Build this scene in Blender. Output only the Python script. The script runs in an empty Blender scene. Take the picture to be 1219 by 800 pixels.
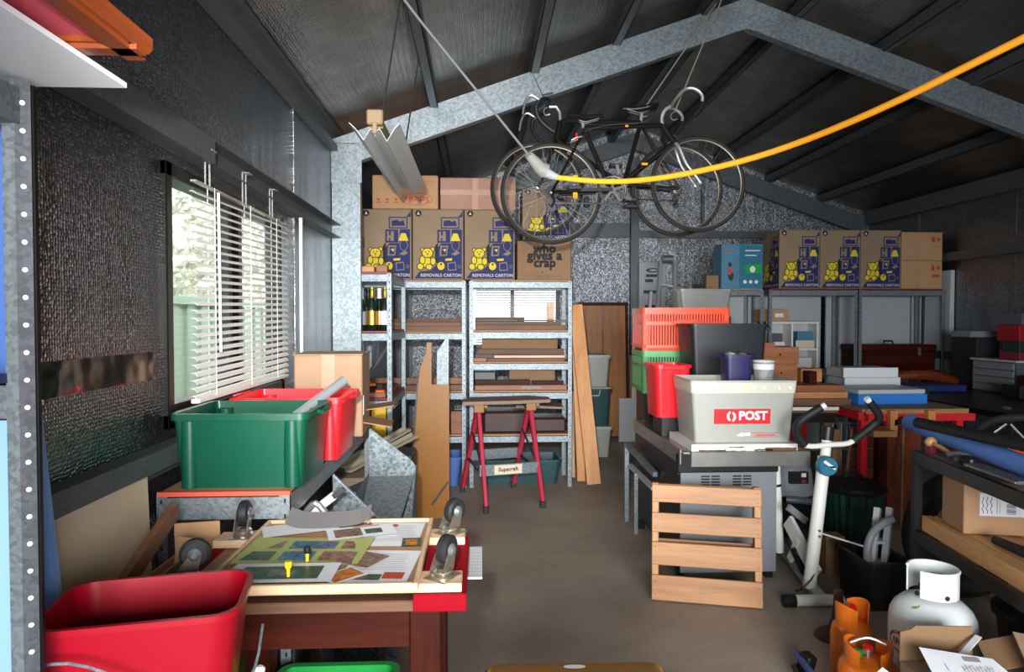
import bpy, math, random
from mathutils import Vector, Matrix, Euler
random.seed(7)
PI = math.pi
R = math.radians
scn = bpy.context.scene
COL = scn.collection

# ------------------------------------------------------------------ camera, sky, flash, exposure
cam = bpy.data.objects.new('camera', bpy.data.cameras.new('camera'))
cam.data.sensor_width = 36.0
cam.data.lens = 24.0
cam.data.clip_start = 0.05
cam.location = (0, 0, 1.47)
cam.rotation_euler = (R(90 - 1.41), 0, R(-2.64))
COL.objects.link(cam)
scn.camera = cam

world = bpy.data.worlds.new('overcast_sky')
scn.world = world
world.use_nodes = True
bg = world.node_tree.nodes['Background']
bg.inputs[0].default_value = (0.86, 0.93, 1.0, 1)
bg.inputs[1].default_value = 4.6


def lamp(name, kind, loc, target, power, color=(1, 1, 1), size=0.03, angle=80, blend=1.0):
    d = bpy.data.lights.new(name, kind)
    d.energy = power
    d.color = color
    if kind == 'SPOT':
        d.spot_size = R(angle)
        d.spot_blend = blend
        d.shadow_soft_size = size
    elif kind == 'AREA':
        d.shape = 'RECTANGLE'
        d.size = size
        d.size_y = size * 0.6
        d.spread = R(105)
    o = bpy.data.objects.new(name, d)
    o.location = loc
    o.rotation_euler = (Vector(target) - Vector(loc)).to_track_quat('-Z', 'Y').to_euler()
    COL.objects.link(o)
    return o


# the photographer's flash, just above and left of the lens
lamp('camera_flash', 'SPOT', (-0.09, -0.02, 1.66), (-0.15, 5.9, 1.75), 820, (1.0, 0.985, 0.96), 0.03, 62, 1.0)
# added fill light, set at an assumed, unseen doorway behind the photographer
lamp('rear_fill', 'AREA', (0.5, -2.6, 1.5), (0.45, 3.2, 0.5), 150, (0.95, 0.98, 1.0), 2.6)

scn.view_settings.view_transform = 'Standard'
scn.view_settings.look = 'None'
scn.view_settings.gamma = 1.0
scn.view_settings.use_curve_mapping = False
scn.view_settings.exposure = 0.0

# ------------------------------------------------------------------ materials
MATS = {}


def srgb(h):
    if isinstance(h, str):
        c = [int(h[i:i + 2], 16) / 255 for i in (0, 2, 4)]
    else:
        c = h
    return tuple(x / 12.92 if x <= 0.04045 else ((x + 0.055) / 1.055) ** 2.4 for x in c) + (1.0,)


def newmat(name):
    m = bpy.data.materials.new(name)
    m.use_nodes = True
    MATS[name] = m
    nt = m.node_tree
    return m, nt, nt.nodes['Principled BSDF']


def coords(nt, scale=(1, 1, 1)):
    tc = nt.nodes.new('ShaderNodeTexCoord')
    mp = nt.nodes.new('ShaderNodeMapping')
    mp.inputs['Scale'].default_value = scale
    nt.links.new(tc.outputs['Object'], mp.inputs[0])
    return mp.outputs[0]


def noise(nt, vec, scale, detail=4, rough=0.6):
    n = nt.nodes.new('ShaderNodeTexNoise')
    n.inputs['Scale'].default_value = scale
    n.inputs['Detail'].default_value = detail
    n.inputs['Roughness'].default_value = rough
    nt.links.new(vec, n.inputs['Vector'])
    return n.outputs[0]


def ramp(nt, fac, stops):
    r = nt.nodes.new('ShaderNodeValToRGB')
    el = r.color_ramp.elements
    while len(el) < len(stops):
        el.new(0.5)
    for e, (p, c) in zip(el, stops):
        e.position = p
        e.color = c
    nt.links.new(fac, r.inputs[0])
    return r.outputs[0]


def bump(nt, b, h, strength, dist=0.01):
    n = nt.nodes.new('ShaderNodeBump')
    n.inputs['Strength'].default_value = strength
    n.inputs['Distance'].default_value = dist
    nt.links.new(h, n.inputs['Height'])
    nt.links.new(n.outputs[0], b.inputs['Normal'])
    return n


def plain(name, c, rough=0.5, metal=0.0, var=0.0, vs=8, trans=0.0, ior=1.45, bmp=0.0, bs=200, coat=0.0):
    m, nt, b = newmat(name)
    col = srgb(c)
    b.inputs['Base Color'].default_value = col
    b.inputs['Roughness'].default_value = rough
    b.inputs['Metallic'].default_value = metal
    b.inputs['Transmission Weight'].default_value = trans
    b.inputs['IOR'].default_value = ior
    b.inputs['Coat Weight'].default_value = coat
    if var or bmp:
        v = coords(nt)
        if var:
            n = noise(nt, v, vs)
            lo = tuple(x * (1 - var) for x in col[:3]) + (1,)
            hi = tuple(min(1, x * (1 + var)) for x in col[:3]) + (1,)
            nt.links.new(ramp(nt, n, [(0.3, lo), (0.7, hi)]), b.inputs['Base Color'])
        if bmp:
            bump(nt, b, noise(nt, v, bs, 2), bmp, 0.002)
    return m


def wood(name, c1, c2, axis='X', rough=0.5, s=14, coat=0.0, knots=True):
    m, nt, b = newmat(name)
    sc = {'X': (0.07, 1, 1), 'Y': (1, 0.07, 1), 'Z': (1, 1, 0.07)}[axis]
    v = coords(nt, sc)
    n = noise(nt, v, s, 6, 0.65)
    a, c = srgb(c1), srgb(c2)
    mid = tuple((a[i] + c[i]) / 2 for i in range(3)) + (1,)
    col = ramp(nt, n, [(0.3, a), (0.5, mid), (0.68, c)])
    fine = noise(nt, v, s * 7, 3, 0.7)
    mx = nt.nodes.new('ShaderNodeMix')
    mx.data_type = 'RGBA'
    mx.blend_type = 'MULTIPLY'
    mx.inputs[0].default_value = 0.35
    nt.links.new(col, mx.inputs[6])
    nt.links.new(ramp(nt, fine, [(0.35, (0.55, 0.55, 0.55, 1)), (0.6, (1, 1, 1, 1))]), mx.inputs[7])
    nt.links.new(mx.outputs[2], b.inputs['Base Color'])
    b.inputs['Roughness'].default_value = rough
    b.inputs['Coat Weight'].default_value = coat
    bump(nt, b, fine, 0.15, 0.002)
    return m


def foil(name, base, rough, cell, strength, wave, streak, spark=0.0):
    """bubble foil insulation: dark mirror, rows of small bubbles, loose folds"""
    m, nt, b = newmat(name)
    v = coords(nt)
    vo = nt.nodes.new('ShaderNodeTexVoronoi')
    vo.inputs['Scale'].default_value = cell
    vo.inputs['Randomness'].default_value = 0.45
    nt.links.new(v, vo.inputs['Vector'])
    big = noise(nt, coords(nt, streak), 2.2, 3, 0.55)
    n1 = nt.nodes.new('ShaderNodeBump')
    n1.inputs['Strength'].default_value = wave
    n1.inputs['Distance'].default_value = 0.05
    nt.links.new(big, n1.inputs['Height'])
    n2 = nt.nodes.new('ShaderNodeBump')
    n2.invert = True
    n2.inputs['Strength'].default_value = strength
    n2.inputs['Distance'].default_value = 0.004
    nt.links.new(vo.outputs['Distance'], n2.inputs['Height'])
    nt.links.new(n1.outputs[0], n2.inputs['Normal'])
    nt.links.new(n2.outputs[0], b.inputs['Normal'])
    lo = srgb(base)
    hi = tuple(min(1, x * 1.5) for x in lo[:3]) + (1,)
    nt.links.new(ramp(nt, noise(nt, v, 5), [(0.35, lo), (0.7, hi)]), b.inputs['Base Color'])
    if spark:  # sparkle of the bubbles put into the base colour, one tone per cell
        sp = nt.nodes.new('ShaderNodeSeparateColor')
        nt.links.new(vo.outputs['Color'], sp.inputs[0])
        nt.links.new(ramp(nt, sp.outputs[0], [(0.15, tuple(x * (1 - 0.5 * spark) for x in lo[:3]) + (1,)), (0.6, lo), (0.95, tuple(min(1, x * (1 + 1.2 * spark)) for x in lo[:3]) + (1,))]), b.inputs['Base Color'])
    b.inputs['Metallic'].default_value = 0.92
    b.inputs['Roughness'].default_value = rough
    return m


def galvanised(name, lo, hi, scale=60, metal=0.55, rough=0.42):
    m, nt, b = newmat(name)
    v = coords(nt)
    vo = nt.nodes.new('ShaderNodeTexVoronoi')
    vo.inputs['Scale'].default_value = scale
    nt.links.new(v, vo.inputs['Vector'])
    sep = nt.nodes.new('ShaderNodeSeparateColor')
    nt.links.new(vo.outputs['Color'], sep.inputs[0])
    nt.links.new(ramp(nt, sep.outputs[0], [(0.1, srgb(lo)), (0.9, srgb(hi))]), b.inputs['Base Color'])
    b.inputs['Metallic'].default_value = metal
    b.inputs['Roughness'].default_value = rough
    return m


foil('foil_wall', '77797c', 0.22, 92, 0.7, 0.7, (1, 1, 0.25), 0.45)
foil('foil_back', '7c7f83', 0.40, 80, 1.0, 0.2, (3, 3, 0.2), 1.0)
foil('foil_roof', '827e7a', 0.36, 80, 0.8, 0.5, (1, 0.35, 1))
foil('foil_smooth', '6a6c6f', 0.12, 8, 0.05, 0.5, (1, 1, 1))
galvanised('galv', '727d83', '949ea4', 110, 0.5, 0.5)
galvanised('galv_sheet', '525b5f', '7c868a', 80, 0.55, 0.45)
galvanised('galv_old', '6a7276', '858d91', 110, 0.5, 0.5)
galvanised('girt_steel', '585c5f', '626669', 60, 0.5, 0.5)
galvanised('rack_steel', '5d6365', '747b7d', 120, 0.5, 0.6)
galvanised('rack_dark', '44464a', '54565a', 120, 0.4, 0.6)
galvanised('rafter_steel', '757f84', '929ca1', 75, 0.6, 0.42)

m, nt, b = newmat('concrete')
v = coords(nt)
n = noise(nt, v, 1.1, 8, 0.65)
base = ramp(nt, n, [(0.3, srgb('8a7d6f')), (0.5, srgb('9e9082')), (0.72, srgb('aea090'))])
sp = ramp(nt, noise(nt, v, 46, 3, 0.7), [(0.30, (0.72, 0.72, 0.72, 1)), (0.55, (1, 1, 1, 1))])
mx = nt.nodes.new('ShaderNodeMix')
mx.data_type = 'RGBA'
mx.blend_type = 'MULTIPLY'
mx.inputs[0].default_value = 0.6
nt.links.new(base, mx.inputs[6])
nt.links.new(sp, mx.inputs[7])
nt.links.new(mx.outputs[2], b.inputs['Base Color'])
b.inputs['Roughness'].default_value = 0.62
bump(nt, b, noise(nt, v, 30, 4), 0.12, 0.004)

for nm, c in dict(kraft='8d775f', kraft_dark='8a6a4c', kraft_pink='a98371', kraft_grey='8a7a68', kraft_light='b48b66').items():
    plain(nm, c, 0.75, var=0.08, vs=6)
plain('tape', 'b98c74', 0.18, var=0.05)
for nm, c in dict(ink_blue='1a2860', ink_yellow='d9c22a', ink_black='15151a', ink_red='b8482e', ink_grey='8f8b86', ink_white='e9e7e0', ink_pale='c6bfb4').items():
    plain(nm, c, 0.7)
wood('pine_x', 'a06a3a', 'c98f5a', 'X')
wood('pine_y', 'b07a48', 'd9a873', 'Y')
wood('pine_z', 'a87040', 'cc9660', 'Z')
wood('pale_board', 'c58c55', 'e6b67c', 'Y')
wood('pale_pine_x', 'd0a67c', 'e6c7a4', 'X')
wood('orange_pine_z', 'b9773a', 'd99a58', 'Z')
wood('red_pine_x', '74401f', 'a0623a', 'X')
wood('dark_wood_x', '200802', '4e1806', 'X', 0.5)
wood('dark_wood_z', '200802', '4e1806', 'Z', 0.5)
wood('brown_veneer', '8f5726', 'b57738', 'Z', 0.4)
wood('timber_x', '573824', '7d563b', 'X', 0.6)
wood('timber_y', '6e4a32', '96694a', 'Y', 0.6)
wood('grey_timber_x', '5c5249', '7d7066', 'X', 0.7)
plain('plywood', 'd6bfa2', 0.6, var=0.08, vs=2.5)
wood('frame_wood', '5a220a', '8c4014', 'Y', 0.45, coat=0.1)
plain('chipboard', 'a98463', 0.7, var=0.18, vs=120)
plain('chip_top', '8a7566', 0.7, var=0.15, vs=60)
plain('red_melamine', '7c1f28', 0.4)
plain('orange_edge', 'c9523a', 0.55)
plain('green_tub', '054431', 0.32, var=0.04)
plain('red_tub', 'e5202a', 0.35)
plain('bucket_red', '9a0a1e', 0.36)
plain('coral_crate', 'f2512f', 0.4)
plain('crate_green', '4b9a5c', 0.4)
plain('bright_green', '1d9a42', 0.4)
plain('dark_green', '10382c', 0.45)
plain('black_plastic', '17181b', 0.38)
plain('charcoal_plastic', '202327', 0.45)
plain('black_paint', '0a0a0b', 0.4)
plain('rubber', '1b1b1c', 0.6)
plain('tyre_rubber', '1f1d1b', 0.7, var=0.12, vs=20)
plain('grey_plastic', '7d8084', 0.4)
plain('grey_dark', '55595d', 0.45)
plain('pale_grey', 'b9bdc0', 0.45)
plain('grey_board', 'a9adb2', 0.5)
plain('white_paint', 'e4e2da', 0.35)
plain('white_board', 'd6dade', 0.4)
plain('white_plastic', 'e2e2df', 0.4)
plain('blind_white', 'e6e1da', 0.4)
plain('cream', 'd8cbb0', 0.4)
plain('gas_white', 'e6ebea', 0.35, coat=0.2, var=0.03)
plain('gas_orange', 'e9741a', 0.28, coat=0.4, var=0.06)
plain('yellow_paint', '8a5600', 0.45, var=0.08)
plain('yellow_plastic', 'e0b41a', 0.45)
plain('yellow_cord', 'd98e1e', 0.5)
plain('yellow_top', 'dca544', 0.5, var=0.12, vs=14)
plain('saw_red', 'b22d43', 0.42)
plain('enamel_red', 'd3202c', 0.4)
plain('carpet_red', '98101f', 0.85, bmp=0.6, bs=900)
plain('maroon', '7a1f35', 0.45)
plain('blue_panel', '86abe8', 0.5)
plain('blue_tarp', '4566a8', 0.55)
plain('blue_foam', '6f9ef0', 0.75, var=0.08, vs=40, bmp=0.4)
plain('blue_box', '2f7fd4', 0.45)
plain('navy', '241f52', 0.45)
plain('teal', '2f6f88', 0.35)
plain('dull_teal', '1f4649', 0.5)
plain('dark_red', '96121a', 0.45)
plain('dull_cream', 'a39a84', 0.5)
plain('tub_rim', 'cfcbb8', 0.45)
plain('spoke_steel', '5a5a58', 0.4, 0.5)
plain('tan', '806a4e', 0.5)
plain('box_tan', '98795f', 0.75, var=0.08, vs=6)
plain('teal_box', '4a7d99', 0.5, var=0.12, vs=5)
plain('fabric_red', 'c24a58', 0.85, bmp=0.5, bs=600)
plain('rust', '54382a', 0.8, var=0.3, vs=40, bmp=0.6)
plain('chrome', 'c6c8ca', 0.24, 0.7)
plain('steel', '8e9396', 0.32, 0.7)
plain('zinc', 'c9c2b0', 0.28, 0.9)
plain('aluminium', 'b4b8bb', 0.4, 0.6)
plain('stainless', 'a5a49f', 0.3, 0.9, var=0.1)
plain('dark_steel', '3b3f42', 0.45, 0.6)
plain('alu_rim', '7d7365', 0.4, 0.6)
plain('reflector_white', 'b9bdbd', 0.35, 0.25)
plain('black_frame', '17130f', 0.3, 0.3)
plain('clear_plastic', 'e6e8e4', 0.25, trans=0.75)
plain('frosted', 'c4c6bc', 0.45, trans=0.35)
plain('paper', 'dfe0e4', 0.7)
plain('paper_grey', '8b8a8a', 0.6)
plain('paper_green', 'a9b06a', 0.65)
plain('photo_a', '7d6a5a', 0.4, var=0.7, vs=60)
plain('photo_b', '44708a', 0.4, var=0.7, vs=50)
plain('photo_c', '3e5a48', 0.4, var=0.6, vs=40)
plain('photo_d', 'b9722c', 0.4, var=0.6, vs=40)
plain('bottle_green', '15241a', 0.12, var=0.0, coat=0.5)
plain('gold', 'c79a3a', 0.3, 0.8)
plain('amber', 'f0a020', 0.15)
plain('signal_red', 'e01818', 0.2)
plain('socket_white', '7e7e7a', 0.3, trans=0.3)
plain('plug_grey', '7f858c', 0.4)
plain('orange_plastic', 'e8551c', 0.4)
plain('maroon_leather', '3a1f1c', 0.5, var=0.15)
plain('grime', '3a3632', 0.8, var=0.3, vs=25)
plain('fence_green', 'b4cbac', 0.6)
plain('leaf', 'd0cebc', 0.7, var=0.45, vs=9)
plain('bark', '6b5a46', 0.8, var=0.3)
plain('soil', '8a8272', 0.9, var=0.2)
for k, q in (('dark_wood_x', 0.15), ('dark_wood_z', 0.15), ('bucket_red', 0.3), ('carpet_red', 0.1)):
    MATS[k].node_tree.nodes['Principled BSDF'].inputs['Specular IOR Level'].default_value = q
m, nt, b = newmat('glass')
b.inputs['Base Color'].default_value = (0.95, 0.97, 0.96, 1)
b.inputs['Roughness'].default_value = 0.0
b.inputs['Transmission Weight'].default_value = 1.0
b.inputs['IOR'].default_value = 1.1


# ------------------------------------------------------------------ mesh building
class MB:
    def __init__(s, M=None):
        s.v, s.f, s.mi = [], [], []
        s.M = M if M is not None else Matrix.Identity(4)
        s.m = 0

    def add(s, verts, faces):
        k = len(s.v)
        s.v += [s.M @ Vector(p) for p in verts]
        s.f += [tuple(k + i for i in f) for f in faces]
        s.mi += [s.m] * len(faces)
        return s

    def box(s, x0, x1, y0, y1, z0, z1, c=0.0):
        if c <= 0:
            vs = [(x, y, z) for x in (x0, x1) for y in (y0, y1) for z in (z0, z1)]
            return s.add(vs, [(0, 1, 3, 2), (4, 6, 7, 5), (0, 4, 5, 1), (2, 3, 7, 6), (0, 2, 6, 4), (1, 5, 7, 3)])
        lo, hi = (x0, y0, z0), (x1, y1, z1)
        vs, idx = [], {}
        for a in (0, 1):
            for bb in (0, 1):
                for cc in (0, 1):
                    t = (a, bb, cc)
                    for ax in range(3):
                        p = []
                        for k in range(3):
                            e = hi[k] if t[k] else lo[k]
                            if k != ax:
                                e += -c if t[k] else c
                            p.append(e)
                        idx[(t, ax)] = len(vs)
                        vs.append(tuple(p))
        fs = []
        for ax in range(3):
            u, w = (ax + 1) % 3, (ax + 2) % 3
            for e in (0, 1):
                q = []
                for (i, j) in ((0, 0), (1, 0), (1, 1), (0, 1)):
                    t = [0, 0, 0]
                    t[ax], t[u], t[w] = e, i, j
                    q.append(idx[(tuple(t), ax)])
                fs.append(tuple(q if e else q[::-1]))
            for i in (0, 1):
                for j in (0, 1):
                    t0, t1 = [0, 0, 0], [0, 0, 0]
                    t0[u] = t1[u] = i
                    t0[w] = t1[w] = j
                    t1[ax] = 1
                    fs.append((idx[(tuple(t0), u)], idx[(tuple(t1), u)], idx[(tuple(t1), w)], idx[(tuple(t0), w)]))
        for t in [(a, bb, cc) for a in (0, 1) for bb in (0, 1) for cc in (0, 1)]:
            fs.append((idx[(t, 0)], idx[(t, 1)], idx[(t, 2)]))
        return s.add(vs, fs)

    def obox(s, c, size, rot=(0, 0, 0), ch=0.0):
        old = s.M
        s.M = old @ Matrix.Translation(c) @ Euler(rot).to_matrix().to_4x4()
        x, y, z = (q / 2 for q in size)
        s.box(-x, x, -y, y, -z, z, ch)
        s.M = old
        return s

    def bar(s, p, q, w, h, up=(0, 0, 1), ch=0.0):
        p, q = Vector(p), Vector(q)
        d = q - p
        L = d.length
        d.normalize()
        u = Vector(up)
        if abs(d.dot(u)) > 0.98:
            u = Vector((0, 1, 0))
        side = d.cross(u).normalized()
        u = side.cross(d).normalized()
        old = s.M
        s.M = old @ Matrix.Translation(p) @ Matrix((d, side, u)).transposed().to_4x4()
        s.box(0, L, -w / 2, w / 2, -h / 2, h / 2, ch)
        s.M = old
        return s

    def loft(s, loops, cap0=True, cap1=True, close=False):
        n = len(loops[0])
        vs = [p for l in loops for p in l]
        fs = []
        m = len(loops)
        for i in range(m if close else m - 1):
            a, bb = i * n, ((i + 1) % m) * n
            for j in range(n):
                k = (j + 1) % n
                fs.append((a + j, a + k, bb + k, bb + j))
        if not close:
            if cap0:
                fs.append(tuple(range(n - 1, -1, -1)))
            if cap1:
                fs.append(tuple(range((m - 1) * n, m * n)))
        return s.add(vs, fs)

    def tube(s, pts, r, n=8, close=False, caps=True, smooth=0):
        P = [Vector(p) for p in pts]
        for _ in range(smooth):
            Q = []
            N = len(P)
            for i in range(N if close else N - 1):
                a, bb = P[i], P[(i + 1) % N]
                if close or i > 0:
                    Q.append(a * 0.75 + bb * 0.25)
                else:
                    Q.append(a)
                if close or i < N - 2:
                    Q.append(a * 0.25 + bb * 0.75)
                else:
                    Q.append(bb)
            P = Q
        N = len(P)
        rs = r if isinstance(r, (list, tuple)) else [r] * N
        if len(rs) != N:
            rs = [rs[0] + (rs[-1] - rs[0]) * i / (N - 1) for i in range(N)]
        nrm = None
        loops = []
        for i in range(N):
            if close:
                t = (P[(i + 1) % N] - P[i - 1]).normalized()
            else:
                t = (P[min(i + 1, N - 1)] - P[max(i - 1, 0)]).normalized()
            if nrm is None:
                nrm = t.orthogonal().normalized()
            else:
                nrm = (nrm - t * nrm.dot(t))
                nrm = nrm.normalized() if nrm.length > 1e-6 else t.orthogonal().normalized()
            bn = t.cross(nrm)
            loops.append([P[i] + (nrm * math.cos(2 * PI * k / n) + bn * math.sin(2 * PI * k / n)) * rs[i] for k in range(n)])
        return s.loft(loops, caps, caps, close)

    def ring(s, c, rad, r, axis='Y', n=32, m=8):
        pts = []
        for i in range(n):
            a = 2 * PI * i / n
            ca, sa = rad * math.cos(a), rad * math.sin(a)
            d = {'X': (0, ca, sa), 'Y': (ca, 0, sa), 'Z': (ca, sa, 0)}[axis]
            pts.append((c[0] + d[0], c[1] + d[1], c[2] + d[2]))
        return s.tube(pts, r, m, close=True)

    def lathe(s, prof, c=(0, 0, 0), n=24, axis='Z', cap0=True, cap1=True, a0=0, a1=2 * PI):
        loops = []
        for (r, z) in prof:
            l = []
            for k in range(n):
                a = 2 * PI * k / n
                x, y = r * math.cos(a), r * math.sin(a)
                p = {'Z': (x, y, z), 'X': (z, x, y), 'Y': (y, z, x)}[axis]
                l.append((c[0] + p[0], c[1] + p[1], c[2] + p[2]))
            loops.append(l)
        return s.loft(loops, cap0, cap1)

    def cyl(s, p, q, r, n=16):
        return s.tube([p, q], r, n)

    def ball(s, c, r, sq=(1, 1, 1), n=14, m=8):
        old = s.M
        s.M = old @ Matrix.Translation(c) @ Matrix.Diagonal((sq[0], sq[1], sq[2], 1))
        prof = [(max(1e-4, r * math.sin(PI * i / m)), -r * math.cos(PI * i / m)) for i in range(m + 1)]
        s.lathe(prof, n=n)
        s.M = old
        return s

    def prism(s, poly, M, depth):
        """polygon in the local XY plane of M, extruded along its local -Z by depth"""
        old = s.M
        s.M = old @ M
        n = len(poly)
        vs = [(x, y, 0) for x, y in poly] + [(x, y, -depth) for x, y in poly]
        fs = [tuple(range(n)), tuple(range(2 * n - 1, n - 1, -1))]
        fs += [(i, i + n, (i + 1) % n + n, (i + 1) % n) for i in range(n)]
        s.add(vs, fs)
        s.M = old
        return s

    def poly(s, pts):
        return s.add(pts, [tuple(range(len(pts)))])


def mesh_of(mb, name, mats, off=None, smooth=None):
    me = bpy.data.meshes.new(name)
    vs = [(p - off) for p in mb.v] if off is not None else mb.v
    me.from_pydata(vs, [], mb.f)
    if not isinstance(mats, (list, tuple)):
        mats = [mats]
    for k in mats:
        me.materials.append(MATS[k])
    if len(mats) > 1:
        me.polygons.foreach_set('material_index', mb.mi)
    me.update()
    if smooth:
        me.shade_smooth()
        try:
            me.set_sharp_from_angle(angle=R(smooth))
        except Exception:
            pass
    return me


def part(parent, name, mb, mats, label=None, kind=None, smooth=35, local=False):
    """one mesh object under parent; the mesh is given in world metres unless local"""
    off = None
    if not local:
        off = Vector((0, 0, 0))
        p = parent
        while p is not None:
            off = off + p.location
            p = p.parent
    me = mesh_of(mb, name, mats, off, smooth)
    o = bpy.data.objects.new(name, me)
    o.parent = parent
    COL.objects.link(o)
    if label:
        o['label'] = label
    if kind:
        o['kind'] = kind
    return o


def tag(o, label, cat, group=None, kind=None):
    if label:
        o['label'] = label
    if cat:
        o['category'] = cat
    if group:
        o['group'] = group
    if kind:
        o['kind'] = kind
    return o


def thing(name, label, cat, loc=(0, 0, 0), rz=0.0, group=None):
    o = bpy.data.objects.new(name, None)
    o.empty_display_size = 0.1
    o.location = loc
    o.rotation_euler = (0, 0, rz)
    COL.objects.link(o)
    return tag(o, label, cat, group)


def solo(name, mb, mats, label, cat, group=None, kind=None, smooth=35):
    """a thing that is one mesh, origin at its base centre"""
    xs, ys, zs = zip(*[tuple(p) for p in mb.v])
    off = Vector(((min(xs) + max(xs)) / 2, (min(ys) + max(ys)) / 2, min(zs)))
    o = bpy.data.objects.new(name, mesh_of(mb, name, mats, off, smooth))
    o.location = off
    COL.objects.link(o)
    return tag(o, label, cat, group, kind)


def struct(name, mb, mats, parent=None, smooth=None):
    o = bpy.data.objects.new(name, mesh_of(mb, name, mats, None, smooth))
    COL.objects.link(o)
    if parent is not None:
        o.parent = parent
    else:
        o['kind'] = 'structure'
    return o


def copy_tree(o, loc=None, rz=None, label=None, parent=None):
    c = o.copy()
    COL.objects.link(c)
    if parent is not None:
        c.parent = parent
    if loc is not None:
        c.location = loc
    if rz is not None:
        c.rotation_euler = (0, 0, rz)
    if label:
        c['label'] = label
    for ch in list(o.children):
        copy_tree(ch, parent=c)
    return c


def rrect(w, d, r, z, cx=0, cy=0, n=4):
    out = []
    for (sx, sy, a0) in ((1, 1, 0), (-1, 1, PI / 2), (-1, -1, PI), (1, -1, 1.5 * PI)):
        for k in range(n + 1):
            a = a0 + PI / 2 * k / n
            out.append((cx + sx * (w / 2 - r) + r * math.cos(a), cy + sy * (d / 2 - r) + r * math.sin(a), z))
    return out


def tub_mb(w, d, h, taper=0.85, r=0.04, t=0.006, rim=0.018, M=None, rimh=0.02):
    mb = MB(M)
    wb, db = w * taper, d * taper
    mb.loft([rrect(wb, db, r, 0), rrect(w, d, r, h - rimh), rrect(w + 2 * rim, d + 2 * rim, r + rim, h - rimh),
             rrect(w + 2 * rim, d + 2 * rim, r + rim, h), rrect(w - 2 * t, d - 2 * t, r - t, h),
             rrect(wb - 2 * t, db - 2 * t, r - t, t * 1.5)])
    return mb


_TXT = {}


def text_geo(s, size):
    if s not in _TXT:
        cu = bpy.data.curves.new('lettering', 'FONT')
        cu.body = s
        cu.align_x = 'CENTER'
        cu.align_y = 'CENTER'
        cu.resolution_u = 2
        o = bpy.data.objects.new('lettering', cu)
        COL.objects.link(o)
        me = bpy.data.meshes.new_from_object(o.evaluated_get(bpy.context.evaluated_depsgraph_get()))
        _TXT[s] = ([tuple(p.co) for p in me.vertices], [tuple(p.vertices) for p in me.polygons])
        bpy.data.objects.remove(o)
        bpy.data.curves.remove(cu)
        bpy.data.meshes.remove(me)
    vs, fs = _TXT[s]
    xs = [p[0] for p in vs]
    wd = max(xs) - min(xs)
    return vs, fs, wd


def text(mb, s, M, width=None, size=None, bold=0.0):
    vs, fs, wd = text_geo(s, 1)
    k = width / wd if width else size
    old = mb.M
    mb.M = old @ M
    offs = [(0, 0)] if not bold else [(0, 0), (bold, 0), (0, bold), (bold, bold)]
    for i, (ox, oy) in enumerate(offs):
        mb.add([(p[0] * k + ox, p[1] * k + oy, 0.00004 * i) for p in vs], fs)
    mb.M = old
    return mb


def face_front(x, y, z, lift=0.0012):
    """plane facing the camera side (-Y): local x -> +X, local y -> +Z"""
    return Matrix.Translation((x, y - lift, z)) @ Matrix.Rotation(PI / 2, 4, 'X')


def face_left(x, y, z, lift=0.0012):
    """plane facing -X: local x -> -Y, local y -> +Z"""
    return Matrix.Translation((x - lift, y, z)) @ Matrix.Rotation(-PI / 2, 4, 'Z') @ Matrix.Rotation(PI / 2, 4, 'X')


def face_top(x, y, z, rz=0, lift=0.001):
    return Matrix.Translation((x, y, z + lift)) @ Matrix.Rotation(rz, 4, 'Z')


def ell(cx, cy, rx, ry, n=18):
    return [(cx + rx * math.cos(2 * PI * i / n), cy + ry * math.sin(2 * PI * i / n)) for i in range(n)]


def flat(mb, M, polys, z=0.0):
    old = mb.M
    mb.M = old @ M
    for p in polys:
        mb.poly([(x, y, z) for x, y in p])
    mb.M = old


def rect(x0, x1, y0, y1):
    return [(x0, y0), (x1, y0), (x1, y1), (x0, y1)]


# ------------------------------------------------------------------ the shed
XL, XR, XM, YB, YF = -1.06, 4.94, 1.94, 8.62, -3.0


def zr(x):
    return 2.85 + 0.353 * (3.0 - abs(x - XM))


struct('floor', MB().box(XL - 0.1, XR + 0.1, YF, YB + 0.1, -0.12, 0), 'concrete')
wl = MB()
for y0, y1, z0, z1 in ((YF, 2.33, 0, 2.86), (3.68, YB, 0, 2.86), (2.33, 3.68, 0, 1.10), (2.33, 3.68, 2.0, 2.86)):
    wl.box(XL - 0.05, XL, y0, y1, z0, z1)
for y in (0.55, 3.95, 5.4, 7.1):                                   # lapped seams of the foil
    wl.box(XL, XL + 0.004, y, y + 0.012, 1.06, 2.8)
WL = struct('wall_left', wl, 'foil_wall')
part(WL, 'foil_tape', MB().box(XL + 0.0005, XL + 0.002, 1.55, 2.27, 1.275, 1.365), 'foil_smooth')
wr = MB().box(XR, XR + 0.05, YF, YB, 0, 2.86)
for y in (2.0, 3.4, 4.8, 6.1, 7.5):
    wr.box(XR - 0.004, XR, y, y + 0.012, 0, 2.8)
struct('wall_right', wr, 'foil_wall')
wb = MB()
for x0, x1, z0, z1 in ((XL, -0.17, 0, 2.86), (1.0, XR, 0, 2.86), (-0.17, 1.0, 0, 1.1), (-0.17, 1.0, 1.9, 2.86)):
    wb.box(x0, x1, YB, YB + 0.05, z0, z1)
wb.prism([(XL, 2.86), (XR, 2.86), (XM, zr(XM) + 0.02)], face_front(0, YB, 0, 0), 0.05)
for x in (-0.75, 0.45, 1.3, 2.6, 3.8):
    wb.box(x, x + 0.012, YB - 0.004, YB, 1.95 if x < 1 else 0, 2.6)
struct('wall_back', wb, 'foil_back')
wf = MB()
for x0, x1, z0, z1 in ((XL, -0.1, 0, 2.86), (2.9, XR, 0, 2.86), (-0.1, 2.9, 2.3, 2.86)):
    wf.box(x0, x1, YF - 0.05, YF, z0, z1)
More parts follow.
